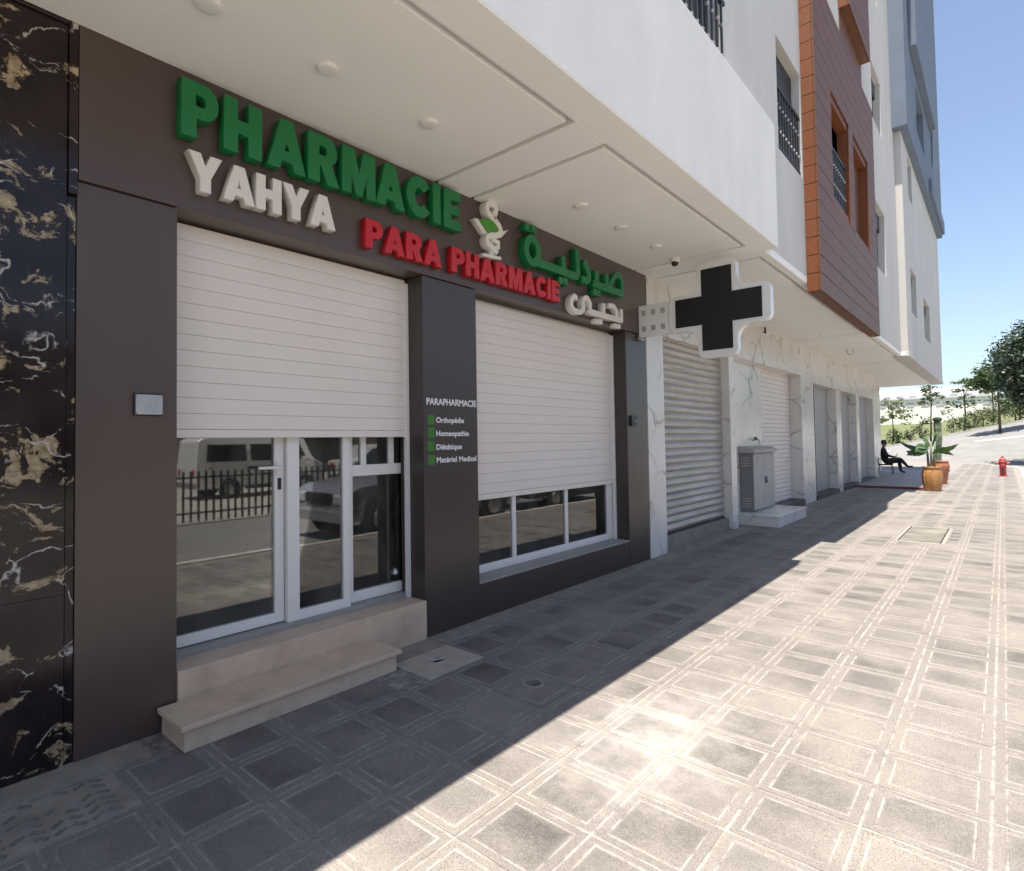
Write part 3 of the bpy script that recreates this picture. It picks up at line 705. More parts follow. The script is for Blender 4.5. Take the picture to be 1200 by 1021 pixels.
def word(text, spans, z0f, h, depth, m, label, cat='lettering', x=.0212):
    y0, y1 = spans[0][0], spans[-1][1]; t = thing('sign_lettering', label, cat, (x, (y0+y1)/2, z0f(y0)))
    i = 0
    for ch in text:
        if ch == ' ': continue
        a, c = spans[i]; i += 1
        wd, cs = GL[ch]; s = (c-a)/wd
        put_letter(t, [[(px*s, pz*h) for px, pz in cc] for cc in cs], depth, min(.004, h*.02), m, x, (a, z0f(a)))
    return t
def auto(text, y0, y1, gap=.10, space=.35):
    tot = sum(GL[c][0]+gap if c != ' ' else space for c in text)-gap; k = (y1-y0)/tot; out = []; y = y0
    for c in text:
        if c == ' ': y += space*k; continue
        out.append((y, y+GL[c][0]*k)); y += (GL[c][0]+gap)*k
    return out
sp = [(1.345,1.565),(1.60,1.85),(1.895,2.175),(2.20,2.455),(2.485,2.79),(2.80,3.09),(3.115,3.38),(3.415,3.50),(3.545,3.755)]
word('PHARMACIE', sp, lambda y: 3.455+(y-1.34)*.013, .335, .085, M['green_paint'], 'large raised green letters reading PHARMACIE on the brown fascia')
word('YAHYA', auto('YAHYA', 1.39, 2.425, .06), lambda y: 3.15+(y-1.39)*.004, .225, .075, M['white_letter'], 'raised white letters reading YAHYA above the door shutter')
word('PARA PHARMACIE', auto('PARA PHARMACIE', 2.71, 5.36, .10, .48), lambda y: 3.115+(y-2.71)*.005, .215, .065, M['red_paint'], 'raised red letters reading PARA PHARMACIE below the green name')
# arabic words: thick strokes with flat ends
def stroke(path, w):
    P = [Vector((*p, 0)) for p in path]; Lf, Rt = [], []
    for i, p in enumerate(P):
        a = (P[i]-P[i-1]).normalized() if i else (P[1]-P[0]).normalized(); c = (P[i+1]-P[i]).normalized() if i < len(P)-1 else a
        n = Vector((-(a+c).y, (a+c).x, 0)).normalized(); n0 = Vector((-a.y, a.x, 0)); k = w/2/max(.5, n.dot(n0))
        Lf.append((p+n*k)[:2]); Rt.append((p-n*k)[:2])
    return Lf + Rt[::-1]
def bez(p0, p1, p2, n=6): return [((1-t)**2*p0[0]+2*t*(1-t)*p1[0]+t*t*p2[0], (1-t)**2*p0[1]+2*t*(1-t)*p1[1]+t*t*p2[1]) for t in [i/n for i in range(n+1)]]
def arabic(strokes, blobs, depth, m, label, x=.0212):
    cs = [stroke(p, w) for p, w in strokes] + blobs
    ys_ = [q[0] for c in cs for q in c]; zs_ = [q[1] for c in cs for q in c]
    t = thing('sign_lettering', label, 'lettering', (x, (min(ys_)+max(ys_))/2, min(zs_)))
    for k, c in enumerate(cs):
        o = (sum(q[0] for q in c)/len(c), sum(q[1] for q in c)/len(c)); d = depth-.0017*(k % 9)
        o = (o[0], o[1]-(.018 if m is M['green_paint'] else .006)); put_letter(t, [[(q[0]-o[0], q[1]-o[1]-(.018 if m is M['green_paint'] else .006)) for q in c]], d, .003, m, x, o, 'letter_stroke')
    return t
S = .082
def rect(y0, y1, z0, z1, sh=0): return [(y0, z0), (y1, z0), (y1+sh, z1), (y0+sh, z1)]
bl = 3.485
arabic([
  (arc(4.84, 3.585, .105, .125, -60, 300, 18)[:-1] + [(4.90, 3.475)], .075),                      # ta marbuta loop
  ([(4.86, bl), (5.36, bl), (5.66, bl)] + bez((5.66, bl), (5.72, bl), (5.715, 3.56), 4)[1:] + [(5.705, 3.80)], S),   # baseline into lam
  ([(5.425, bl+.02), (5.42, 3.65)], S*.9),                                                         # ya tooth
  ([(5.80, bl-.005), (5.92, bl)] + bez((5.92, bl), (5.99, bl+.02), (5.95, 3.60), 4)[1:] + [(5.86, 3.70)], S),  # dal
  ([(6.06, bl-.005), (6.78, bl), (6.80, bl+.005)], S),                                             # sad baseline
  ([(6.15, bl+.02), (6.145, 3.645)], S*.9), ([(6.40, bl+.02), (6.395, 3.655)], S*.9),
  (bez((6.46, bl+.01), (6.60, 3.74), (6.74, 3.70), 6) + bez((6.74, 3.70), (6.83, 3.66), (6.79, bl+.01), 5)[1:], S*.85),
 ], [rect(4.735, 4.815, 3.775, 3.845), rect(4.83, 4.91, 3.780, 3.850), rect(5.325, 5.40, 3.345, 3.415), rect(5.415, 5.49, 3.348, 3.418), rect(6.055, 6.13, 3.35, 3.42), rect(6.145, 6.22, 3.352, 3.422)],
 .085, M['green_paint'], 'raised green Arabic word at the right end of the fascia')
S2 = .062; b2 = 3.125
arabic([
  ([(5.70, 3.23), (5.64, 3.245)] + bez((5.64, 3.245), (5.56, 3.20), (5.585, 3.12), 5)[1:] + bez((5.585, 3.12), (5.65, 3.06), (5.78, 3.09), 5)[1:] + bez((5.78, 3.09), (5.86, 3.12), (5.83, 3.20), 4)[1:] + bez((5.83, 3.20), (5.84, 3.28), (5.93, 3.27), 5)[1:] + [(5.985, 3.22), (5.985, b2+.03)], S2*.9),
  ([(5.95, b2), (6.35, b2), (6.76, b2+.004)], S2),
  ([(6.31, b2+.02), (6.305, 3.275)], S2*.9),
  ([(6.43, 3.27), (6.55, 3.28)] + bez((6.55, 3.28), (6.66, 3.25), (6.645, b2+.02), 5)[1:], S2*.9),
  ([(6.765, b2-.01), (6.765, 3.275)], S2*.9),
 ], [rect(6.11, 6.185, 3.012, 3.062), rect(6.20, 6.275, 3.018, 3.068), rect(6.57, 6.645, 3.02, 3.07), rect(6.66, 6.735, 3.025, 3.075)],
 .075, M['white_letter'], 'raised white Arabic word under the green Arabic word')
# bowl and snake emblem
em = thing('pharmacy_emblem', 'white snake and green bowl emblem between the green words', 'emblem', (.021, 4.2, 3.34))
def piece(c, depth, m, name, x=.0212):
    o = (sum(q[0] for q in c)/len(c), sum(q[1] for q in c)/len(c)); return put_letter(em, [[(q[0]-o[0], q[1]-o[1]) for q in c]], depth, .004, m, x, o, name)
piece([(3.96, 3.665), (4.03, 3.68), (4.20, 3.615), (4.33, 3.625), (4.46, 3.685), (4.36, 3.59), (4.25, 3.555), (4.10, 3.56)], .06, M['white_letter'], 'bowl')
piece([(4.03, 3.672), (4.12, 3.705), (4.31, 3.70), (4.33, 3.63), (4.23, 3.57), (4.12, 3.595)], .076, M['logo_green'], 'bowl_inside')
piece(stroke([(4.225, 3.80), (4.24, 3.765)] + bez((4.24, 3.765), (4.30, 3.87), (4.20, 3.865), 5)[1:] + bez((4.20, 3.865), (4.09, 3.85), (4.15, 3.76), 5)[1:] + bez((4.15, 3.76), (4.32, 3.70), (4.33, 3.645), 5)[1:] + bez((4.33, 3.645), (4.32, 3.58), (4.20, 3.565), 5)[1:] + bez((4.20, 3.565), (4.09, 3.53), (4.14, 3.47), 5)[1:] + bez((4.14, 3.47), (4.25, 3.44), (4.27, 3.41), 4)[1:], .05), .082, M['white_letter'], 'snake')
piece(stroke([(4.215, 3.56), (4.215, 3.38)], .034), .056, M['white_letter'], 'stem')
piece(stroke([(4.20, 3.53), (4.30, 3.525), (4.30, 3.475), (4.23, 3.455)], .032), .074, M['white_letter'], 'coil')
piece([(4.08, 3.345), (4.34, 3.365), (4.34, 3.39), (4.08, 3.372)], .07, M['white_letter'], 'foot')

# printed lettering on the dark pier
def text_mesh(s, size, m):
    cu = bpy.data.curves.new('tmp', 'FONT'); cu.body = s; cu.size = size; cu.extrude = .0008; cu.offset = size*.022
    o = bpy.data.objects.new('tmp', cu); col.objects.link(o); dg = DG(); dg.update()
    me = bpy.data.meshes.new_from_object(o.evaluated_get(dg)); col.objects.unlink(o); bpy.data.objects.remove(o); bpy.data.curves.remove(cu)
    for v in me.vertices: v.co = Vector((v.co.z, v.co.x, v.co.y))
    me.materials.clear(); me.materials.append(m); return me
pr_ = thing('pier_lettering', 'white printed list headed PARAPHARMACIE with green squares on dark pier', 'lettering', (.001, 3.7, 1.43))
for s, y0, y1, z0, hh in (('PARAPHARMACIE', 3.405, 4.045, 1.948, .056), ('Orthopédie', 3.518, 3.872, 1.796, .046), ('Homeopathie', 3.518, 3.935, 1.680, .046), ('Diététique', 3.518, 3.84, 1.563, .046), ('Matériel Medical', 3.518, 4.035, 1.452, .046)):
    me = text_mesh(s, hh*1.42, M['white_vinyl']); xs_ = [v.co.y for v in me.vertices]; k = (y1-y0)/(max(xs_)-min(xs_)); mn = min(xs_)
    for v in me.vertices: v.co.y = (v.co.y-mn)*k
    inst('text_line', me, pr_, (.0018, y0, z0))
for z0 in (1.777, 1.667, 1.552, 1.435): MB().box(.0004, .003, 3.412, 3.497, z0, z0+.084).build('green_square', M['square_green'], pr_)

# ------------------------------------------------------------------ pharmacy cross
YC = 7.40
cx_, cz_ = 1.035, 3.215
cs_ = thing('cross_sign', 'white projecting sign with black pharmacy cross panel', 'sign', (.02, YC, 2.6))
def xz(y): return lambda a, z: (a, y, z)
o1, hw, fr = .60, .235, .16
outl = []
def cor(ax, az, sx, sz):    # concave fillet near the inner corner
    return [(cx_+sx*(hw+fr)-sx*fr*math.cos(R(t)) , cz_+sz*(hw+fr)-sz*fr*math.sin(R(t))) for t in ax]
def endcap(dx, dz):
    # rounded arm end, counter clockwise
    res = []
    for t in range(0, 91, 15):
        pass
    return res
rd = .09
def arm(ang):
    pts = [(o1-rd+rd*math.sin(R(t)), -hw+rd-rd*math.cos(R(t))) for t in range(0, 91, 18)] + [(o1-rd+rd*math.cos(R(t)), hw-rd+rd*math.sin(R(t))) for t in range(0, 91, 18)]
    pts += [(hw+fr-fr*math.sin(R(t)), hw+fr-fr*math.cos(R(t))) for t in range(0, 91, 15)]
    c, s = round(math.cos(R(ang))), round(math.sin(R(ang)))
    return [(cx_+p*c-q*s, cz_+p*s+q*c) for p, q in pts]
outl = arm(0)+arm(90)+arm(180)+arm(270)
MB().prism(outl, xz(YC-.05), xz(YC+.05)).build('body', M['sign_white'], cs_, bevel=.012, recalc=True)
k_, a_ = .505, .178
blk = [(a_,-k_),(a_,-a_),(k_,-a_),(k_,a_),(a_,a_),(a_,k_),(-a_,k_),(-a_,a_),(-k_,a_),(-k_,-a_),(-a_,-a_),(-a_,-k_)]
for y0, y1 in ((YC-.058, YC-.051), (YC+.051, YC+.058)):
    MB().prism([(cx_+p, cz_+q) for p, q in blk], xz(y0), xz(y1)).build('led_panel', M['led_panel'], cs_, recalc=True)
br = MB().box(.024, .50, YC-.04, YC+.04, 2.99, 3.41).build('bracket_box', M['white_marble'] if 0 else M['sign_white'], cs_, bevel=.006)
for q in range(3):
    for z0 in (3.06, 3.27): MB().box(.07+q*.13, .125+q*.13, YC-.0425, YC-.0405, z0, z0+.07).build('vent', M['cab'], cs_)
MB().lathe([(.016, 0), (.016, .006)], (.455, YC-.047, 3.19), 14, axis='y').build('cable_gland', M['black'], cs_)
MB().box(.021, .06, YC-.07, YC+.07, 2.955, 2.985).build('wall_plate', M['cab'], cs_, bevel=.003)

# ------------------------------------------------------------------ small fittings
def on_soffit(y): return 3.882 if not any(a < y < c for a, c in ((3.56, 3.98), (7.32, 7.86), (15.4, 15.75))) else 3.88
names = ['nearest round white ceiling lamp above the green P', 'round white ceiling lamp above the green letter A', 'round white ceiling lamp nearest the cross beam above PHARMACIE', 'first round ceiling lamp past the beam, above the emblem', 'middle round ceiling lamp above the green Arabic word', 'round ceiling lamp closest to the small dome camera', 'small flush ceiling lamp far along the soffit']
for (y, nm) in zip((1.26, 1.98, 2.83, 4.87, 5.68, 6.55, 15.0), names):
    t = thing('ceiling_lamp', nm, 'ceiling lamp', (.65, y, 3.86), 'round ceiling lamps in the soffit')
    MB().lathe([(.056, -.022), (.062, -.018), (.064, -.004), (.064, -.001)], (.65, y, on_soffit(y)), 24).build('housing', M['lamp'], t, smooth=False)
    MB().lathe([(.02, -.0265), (.04, -.0255), (.052, -.0225)], (.65, y, on_soffit(y)), 24).build('diffuser', M['lamp'], t)
t = thing('security_camera', 'small white dome camera with black eye on soffit', 'camera', (.61, 7.18, 3.82))
MB().lathe([(.05, -.05), (.055, -.03), (.055, 0)], (.61, 7.18, 3.882), 20).build('housing', M['lamp'], t)
b = MB(); b.lathe([(.012, -.043), (.03, -.036), (.041, -.02), (.044, 0), (.041, .02)], (.61, 7.17, 3.83), 18); b.build('dome', M['black'], t, smooth=True)
t = thing('intercom_plate', 'square steel intercom plate on brown pier left of the door', 'intercom', (0, 1.195, 1.80))
MB().box(.001, .016, 1.12, 1.275, 1.80, 1.925).build('back_box', M['black'], t, bevel=.003)
MB().box(.0165, .022, 1.128, 1.272, 1.806, 1.919).build('face_plate', M['steel'], t, bevel=.002)
for yy, zz in ((1.134, 1.812), (1.266, 1.812), (1.134, 1.913), (1.266, 1.913)): MB().lathe([(.003, 0), (.003, .002)], (.022, yy, zz), 8, axis='x').build('screw', M['black'], t)
t = thing('card_reader', 'small black card reader on the dark pier beside white marble', 'card reader', (0, 7.17, 1.8))
MB().box(.001, .03, 7.09, 7.25, 1.80, 1.94).build('body', M['black'], t, bevel=.006)
MB().lathe([(.012, 0), (.010, .003)], (.03, 7.21, 1.87), 12, axis='x').build('lens', M['steel'], t)
t = thing('ceiling_hook', 'bent metal hook hanging from the far soffit', 'hook', (.66, 17.9, 3.6))
MB().tube([(.66, 17.9, 3.905), (.66, 17.9, 3.80), (.70, 17.9, 3.74), (.76, 17.9, 3.74), (.80, 17.9, 3.79), (.78, 17.9, 3.84)], .012, 6).build('hook_rod', M['steel'], t)
MB().lathe([(.04, 0), (.05, .02)], (.66, 17.9, 3.885), 12).build('rose', M['lamp'], t)
t = thing('soffit_bracket', 'short dark bolt under the soffit above the grey cabinet', 'bracket', (.04, 13.0, 3.75))
MB().tube([(.06, 13.0, 3.905), (.06, 13.0, 3.77)], .018, 8).build('bolt', M['iron'], t); MB().lathe([(.03, 0), (.03, .02)], (.06, 13, 3.76), 8).build('nut', M['iron'], t)

# entrance step
t = thing('entrance_step', 'cream stone step in front of the pharmacy door', 'step', (.18, 2.0, 0))
MB().box(.0185, .335, 1.27, 2.755, 0, .118).build('riser', M['cream_stone'], t, bevel=.004)
MB().box(.0187, .362, 1.245, 2.785, .119, .15).build('tread', M['cream_stone'], t, bevel=.006)
# concrete cover with handle
t = thing('concrete_cover', 'pale concrete inspection cover with handle slot beside the step', 'inspection cover', (.4, 3.06, 0))
cv = pm('pale_concrete_cover', (.36, .32, .275), .85, var=.12, scale=9, bmp=.4, bscale=70)
MB().box(.235, .625, 2.80, 3.365, -.03, .006).build('slab', cv, t, bevel=.004)
MB().box(.39, .45, 3.04, 3.12, .0062, .009).build('handle_recess', M['black'], t); MB().tube([(.40, 3.03, .012), (.44, 3.13, .012)], .006, 6).build('handle', M['steel'], t)
# long inspection cover
t = thing('inspection_cover', 'rectangular patched cement inspection cover out in the sunlit pavement', 'inspection cover', (2.53, 12.36, 0))
MB().box(2.235, 2.825, 11.37, 13.36, -.03, .0).build('frame_bed', M['concrete'], t)
for q in range(5): MB().box(2.838, 3.024, 11.370+q*.4, 11.758+q*.4, -.01, .0).build('cut_tile', M['tile'], t, bevel=.002)
MB().box(2.29, 2.77, 11.45, 13.28, -.01, .005).build('slab', pm('patched_cement', (.13, .12, .105), .9, var=.3, scale=3, stain=(.27, .25, .22), sfac=.8), t, bevel=.004)
for a in ((2.27, 2.285, 11.43, 13.3), (2.775, 2.79, 11.43, 13.3)): MB().box(*a, -.01, .008).build('steel_edge', M['iron'], t)
# plinth and cabinet
t = thing('marble_plinth', 'white marble plinth under the grey cabinet', 'plinth', (.2, 12.65, 0))
MB().box(-.198, .56, 11.66, 13.62, 0, .178).build('block', M['white_marble'], t, bevel=.004)
MB().box(-.199, .575, 11.645, 13.635, .179, .205).build('top_slab', M['white_marble'], t, bevel=.004)
t = thing('electrical_cabinet', 'grey two door electrical cabinet standing on white marble plinth', 'cabinet', (-.05, 12.7, .206))
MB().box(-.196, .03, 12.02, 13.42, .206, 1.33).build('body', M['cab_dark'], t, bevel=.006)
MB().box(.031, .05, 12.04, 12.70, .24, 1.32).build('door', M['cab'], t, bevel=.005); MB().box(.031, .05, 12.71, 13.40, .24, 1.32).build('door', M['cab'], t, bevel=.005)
MB().prism([(-.197, 1.331), (.09, 1.331), (.09, 1.40), (-.05, 1.46), (-.197, 1.46)], lambda a, z: (a, 11.96, z), lambda a, z: (a, 13.48, z)).build('roof', M['cab'], t, bevel=.006, recalc=True)
for z0 in (.30, .35, .40, .45, 1.08, 1.13, 1.18, 1.23): MB().box(-.17, -.01, 12.008, 12.019, z0, z0+.025).build('vent_slat', M['cab'], t)
MB().box(.0505, .062, 12.74, 12.86, .72, .86).build('lock_plate', M['black'], t, bevel=.004); MB().tube([(.062, 12.80, .80), (.085, 12.80, .80), (.085, 12.80, .74)], .012, 6).build('handle', M['steel'], t)
MB().box(.0505, .053, 12.2, 12.34, 1.18, 1.26).build('warning_plate', M['sill_grey'], t)
t = thing('wall_tap', 'small tap on the marble wall above the cabinet roof', 'tap', (-.18, 12.7, 1.5))
MB().tube([(-.199, 12.9, 1.58), (-.12, 12.9, 1.60), (-.08, 12.9, 1.57), (-.07, 12.9, 1.50)], .02, 8).build('spout', M['steel'], t); MB().lathe([(.035, 0), (.04, .015), (.02, .03)], (-.15, 12.9, 1.61), 10).build('valve', M['iron'], t)

# plastic sheeting and board just inside the side light
t = thing('plastic_bag', 'crumpled white plastic bag behind the right door pane', 'bag', (-.62, 3.2, .28))
b = MB(); rnd = random.Random(5); K, Lr = 22, 12
for i in range(Lr+1):
    a = math.pi*i/Lr
    for j in range(K):
        q = 2*math.pi*j/K; r = math.sin(a)*(.21+.05*rnd.uniform(-1, 1)+.03*math.sin(5*q+i)); b.v.append((-.49+r*math.cos(q)*.75, 3.24+r*math.sin(q)*.95, .51-.23*math.cos(a)*(1+.08*rnd.uniform(-1, 1))))
for i in range(Lr):
    for j in range(K): b.f.append((i*K+j, i*K+(j+1) % K, (i+1)*K+(j+1) % K, (i+1)*K+j)); b.m.append(0)
b.build('sheet', M['bag'], t)
t = thing('leaning_board', 'white board leaning inside behind the glass door', 'board', (-.7, 2.7, .28))
MB().prism([(-.60, .282), (-.575, .282), (-.70, .80), (-.725, .80)], lambda a, z: (a, 2.45, z), lambda a, z: (a, 3.02, z)).build('panel', M['bag'], t, recalc=True)

# ------------------------------------------------------------------ terrace with sitter
t = thing('terrace', 'low paved terrace with red edge under the far soffit', 'terrace', (.8, 28, 0))
MB().box(-.56, 1.66, 22.56, 33.9, .0, .055).build('paving', pm('grey_terrace_tile', (.25, .24, .24), .6, var=.1, scale=2), t)
MB().box(-.02, 1.72, 22.50, 22.558, .0, .062).build('edge_strip', M['red_edge'], t, bevel=.004); MB().box(1.662, 1.72, 22.56, 33.9, .0, .062).build('edge_strip', M['red_edge'], t, bevel=.004)
def pot(name, x, y, prof, m, label, k=28):
    t = thing(name, label, 'plant pot', (x, y, .0)); MB().lathe(prof, (x, y, .0), k).build('vessel', m, t, smooth=True)
    r, h = prof[-1]; MB().lathe([(r*.9, h-.03), (.01, h-.02)], (x, y, 0), 20).build('soil', M['soil'], t); return t
p1 = pot('plant_pot', 1.97, 22.1, [(.02, 0.002), (.17, .003), (.18, .02), (.225, .25), (.235, .45), (.225, .58), (.20, .66), (.225, .69), (.225, .715), (.20, .715), (.19, .66)], M['terra'], 'tall glazed ochre pot at the sunlit pavement edge')
for a in range(8):     # raised ribs on the ochre pot
    q = a*math.pi/4; MB().tube([(1.97+r*math.cos(q), 22.1+r*math.sin(q), z) for r, z in ((.18, .02), (.226, .25), (.236, .45), (.226, .58))], .012, 5).build('rib', M['terra'], p1)
p2 = pot('plant_pot', 1.98, 25.3, [(.02, 0.002), (.13, .003), (.14, .02), (.20, .42), (.225, .58), (.22, .66), (.19, .73), (.21, .75), (.21, .78), (.19, .78), (.18, .73)], M['terra2'], 'rounder terracotta pot behind the ochre pot')
t = thing('leafy_plant', 'broad leaved plant with arching leaves in the ochre pot', 'plant', (1.97, 22.1, .69))
rnd = random.Random(11)
for dx, dy in ((-.07, 0), (.05, .05), (.0, -.06)): MB().tube([(1.97+dx, 22.1+dy, .66), (1.97+dx*1.3, 22.1+dy, 1.1), (1.97+dx*1.8, 22.1+dy, 1.45)], [.035, .028, .02], 8).build('stem', M['cactus'], t, smooth=True)
def leafblade(base_, tip, sag, wd, n=9):
    b = MB(); p0, p1 = Vector(base_), Vector(tip); d = (p1-p0); side = (d.cross(Vector((0, 0, 1))).normalized()*.5+Vector((0, 0, .85))).normalized()
    for i in range(n+1):
        s = i/n; p = p0+d*s+Vector((0, 0, sag*4*s*(1-s))); ww = wd*math.sin(math.pi*min(1, .06+s*.94))**.8*(1 if i % 2 else .86)
        b.v += [tuple(p-side*ww+Vector((0, 0, -.25*ww))), tuple(p), tuple(p+side*ww+Vector((0, 0, -.25*ww)))]
    for i in range(n):
        for j in (0, 1): b.f.append((3*i+j, 3*i+j+1, 3*i+j+4, 3*i+j+3)); b.m.append(0)
    return b
for base_, tip, sag, wd in (((1.9, 22.1, 1.3), (1.22, 21.9, 1.50), -.12, .12), ((1.88, 22.1, 1.15), (1.36, 22.3, 1.16), -.02, .15), ((1.9, 22.0, 1.2), (1.42, 21.7, 1.05), .05, .14), ((2.04, 22.1, 1.2), (2.58, 22.2, 1.38), -.06, .14), ((2.05, 22.1, 1.15), (2.48, 22.0, 1.05), .06, .10), ((1.95, 22.1, 1.3), (1.75, 22.4, 1.62), .0, .10), ((2.02, 22.15, 1.3), (2.2, 22.5, 1.52), .05, .12), ((1.92, 22.05, 1.25), (1.62, 21.8, 1.30), .08, .10), ((1.97, 22.1, 1.3), (1.98, 22.0, 1.75), .02, .07), ((1.99, 22.1, 1.3), (2.12, 22.0, 1.68), .03, .07), ((1.93, 22.1, 1.3), (1.84, 22.0, 1.70), .03, .06), ((2.0, 22.0, 1.1), (2.35, 21.8, 1.28), .04, .08), ((1.92, 22.0, 1.1), (1.55, 21.7, 1.20), .04, .08)):
    leafblade(base_, tip, sag, wd*.78).build('leaf', M['leaf_banana'], t, smooth=True)
t = thing('column_cactus', 'tall column cactus with dark knobbed top in terracotta pot', 'cactus', (1.93, 25.3, .75))
b = MB(); K = 16
prof = [(.07, .74), (.085, .95), (.08, 1.2), (.11, 1.32), (.12, 1.6), (.10, 1.75), (.115, 1.85), (.105, 2.0), (.07, 2.08), (.02, 2.09)]
for i, (r, z) in enumerate(prof):
    for j in range(K):
        q = 2*math.pi*j/K; r2 = r*(1.0 if j % 2 else .80); b.v.append((1.93+r2*math.cos(q), 25.3+r2*math.sin(q), z))
for i in range(len(prof)-1):
    for j in range(K): b.f.append((i*K+j, i*K+(j+1) % K, (i+1)*K+(j+1) % K, (i+1)*K+j)); b.m.append(0)
b.build('column', M['cactus'], t)
MB().lathe([(.03, 2.05), (.09, 2.09), (.13, 2.14), (.12, 2.20), (.05, 2.23)], (1.93, 25.3, 0), 12).build('knob', M['leaf_shrub'], t)
# hydrant
HX, HY = 3.46, 31.2
t = thing('fire_hydrant', 'short red fire hydrant near the pavement kerb', 'hydrant', (HX, HY, 0))
MB().lathe([(.14, 0), (.14, .03), (.10, .05), (.10, .52), (.125, .54), (.125, .57), (.11, .60), (.10, .66), (.06, .72), (.035, .73), (.035, .78), (.0, .78)], (HX, HY, 0), 20).build('barrel', M['hydrant'], t, smooth=False)
for s in (-1, 1): MB().lathe([(.045, 0), (.045, .07), (.06, .07), (.06, .11), (.02, .12)] if s > 0 else [(.02, -.12), (.06, -.11), (.06, -.07), (.045, -.07), (.045, 0)], (HX+s*.09, HY, .50), 12, axis='x').build('outlet', M['hydrant'], t)
MB().lathe([(.06, -.12), (.075, -.10), (.055, -.09), (.055, 0)], (HX, HY-.08, .42), 12, axis='y').build('outlet', M['hydrant'], t)

# seated person, one skinned surface, legs crossed
def person(PX, PY, PZ):
    J = {'pelvis': (0, 0, .50, .15), 'waist': (-.03, 0, .68, .135), 'chest': (-.06, 0, .92, .155), 'neck': (-.04, 0, 1.10, .055), 'head0': (-.01, 0, 1.19, .085), 'head1': (.0, 0, 1.31, .088),
         'shL': (-.06, .17, 1.02, .065), 'elL': (.05, .24, .76, .05), 'wrL': (.26, .12, .70, .035), 'haL': (.34, .09, .70, .035),
         'shR': (-.06, -.17, 1.02, .065), 'elR': (.06, -.24, .76, .05), 'wrR': (.27, -.10, .71, .035), 'haR': (.35, -.07, .71, .035),
         'hipL': (.05, .10, .50, .11), 'knL': (.46, .10, .53, .075), 'anL': (.50, .09, .11, .045), 'toL': (.66, .09, .06, .04),
         'hipR': (.05, -.10, .51, .11), 'knR': (.50, -.02, .63, .075), 'anR': (.74, .03, .30, .045), 'toR': (.92, .03, .31, .04)}
    E_ = [('pelvis','waist'),('waist','chest'),('chest','neck'),('neck','head0'),('head0','head1'),('chest','shL'),('shL','elL'),('elL','wrL'),('wrL','haL'),('chest','shR'),('shR','elR'),('elR','wrR'),('wrR','haR'),
          ('pelvis','hipL'),('hipL','knL'),('knL','anL'),('anL','toL'),('pelvis','hipR'),('hipR','knR'),('knR','anR'),('anR','toR')]
    ks = list(J); me = bpy.data.meshes.new('tmp'); me.from_pydata([J[k][:3] for k in ks], [(ks.index(a), ks.index(c)) for a, c in E_], [])
    o = bpy.data.objects.new('tmp', me); col.objects.link(o); md = o.modifiers.new('s', 'SKIN'); ss = o.modifiers.new('u', 'SUBSURF'); ss.levels = ss.render_levels = 2
    sv = me.skin_vertices[0].data
    for k, s in zip(ks, sv): s.radius = (J[k][3]*(1.22 if k[:2] in ('pe','wa','ch','sh','el','hi','kn') else 1.05),)*2; s.use_root = (k == 'pelvis')
    dg = DG(); dg.update(); m2 = bpy.data.meshes.new_from_object(o.evaluated_get(dg)); col.objects.unlink(o); bpy.data.objects.remove(o)
    m2.materials.clear()
    for k in ('cloth_black', 'cloth_jeans', 'skin', 'black'): m2.materials.append(M[k])
    for p in m2.polygons:
        c = p.center; p.use_smooth = True
        if c.z > 1.12 or (c.x > .29 and .66 < c.z < .76 and abs(c.y) < .13): p.material_index = 2
        elif c.z < .15 or (c.x > .74 and c.z < .38): p.material_index = 3
        elif c.z < .52 or c.x > .16 and c.z < .66 or c.x > .38: p.material_index = 1
    t = bpy.data.objects.new('person', m2); link(t, None, (PX, PY, PZ)); tag(t, 'person in black sitting cross-legged on a chair by the end wall', 'person')
    def at(b, n, m, **k): return b.build(n, m, t, **k)
    X, Y, Z = PX, PY, PZ
    b = MB(); b.lathe([(.02, .10), (.06, .092), (.092, .055), (.102, .0), (.10, -.05), (.085, -.09)], (X-.02, Y, Z+1.315), 16); at(b, 'hair', M['hair'], smooth=True)
    b = MB(); b.tube([(X+.075, Y, Z+1.28), (X+.108, Y, Z+1.255)], [.012, .017], 6); at(b, 'nose', M['skin'])
    for s in (-1, 1):
        MB().lathe([(.003, -.004), (.009, 0), (.003, .004)], (X+.082, Y+s*.033, Z+1.29), 8, axis='x').build('eye', M['black'], t)
        MB().lathe([(.01, -.008), (.022, 0), (.01, .008)], (X-.0, Y+s*.09, Z+1.265), 8, axis='y').build('ear', M['skin'], t)
        for q in range(4):
            yy = Y+(.09 if s > 0 else -.07)+(-.027+.018*q); L = (.055, .066, .062, .05)[q]
            MB().tube([(X+.35, yy, Z+.70), (X+.35+L*.6, yy-.004*s, Z+.712), (X+.35+L, yy-.01*s, Z+.728)], [.011, .0095, .007], 6).build('finger', M['skin'], t, smooth=True)
        MB().tube([(X+.30, Y+s*.045, Z+.715), (X+.34, Y+s*.03, Z+.735), (X+.37, Y+s*.025, Z+.75)], [.012, .011, .008], 6).build('thumb', M['skin'], t, smooth=True)
    return t
PX, PY = -.42, 30.2
person(PX+.32, PY, .055)
t = thing('smartphone', 'small dark phone held by the seated person', 'phone', (PX+.70, PY, .78))
b = MB(); b.prism([(PX+.68, .775), (PX+.69, .768), (PX+.75, .90), (PX+.74, .907)], lambda a, z: (a, PY-.05, z), lambda a, z: (a, PY+.06, z)); b.build('case', M['black'], t, recalc=True)
t = thing('cafe_chair', 'black chair under the seated person by the wall', 'chair', (PX+.3, PY, .055))
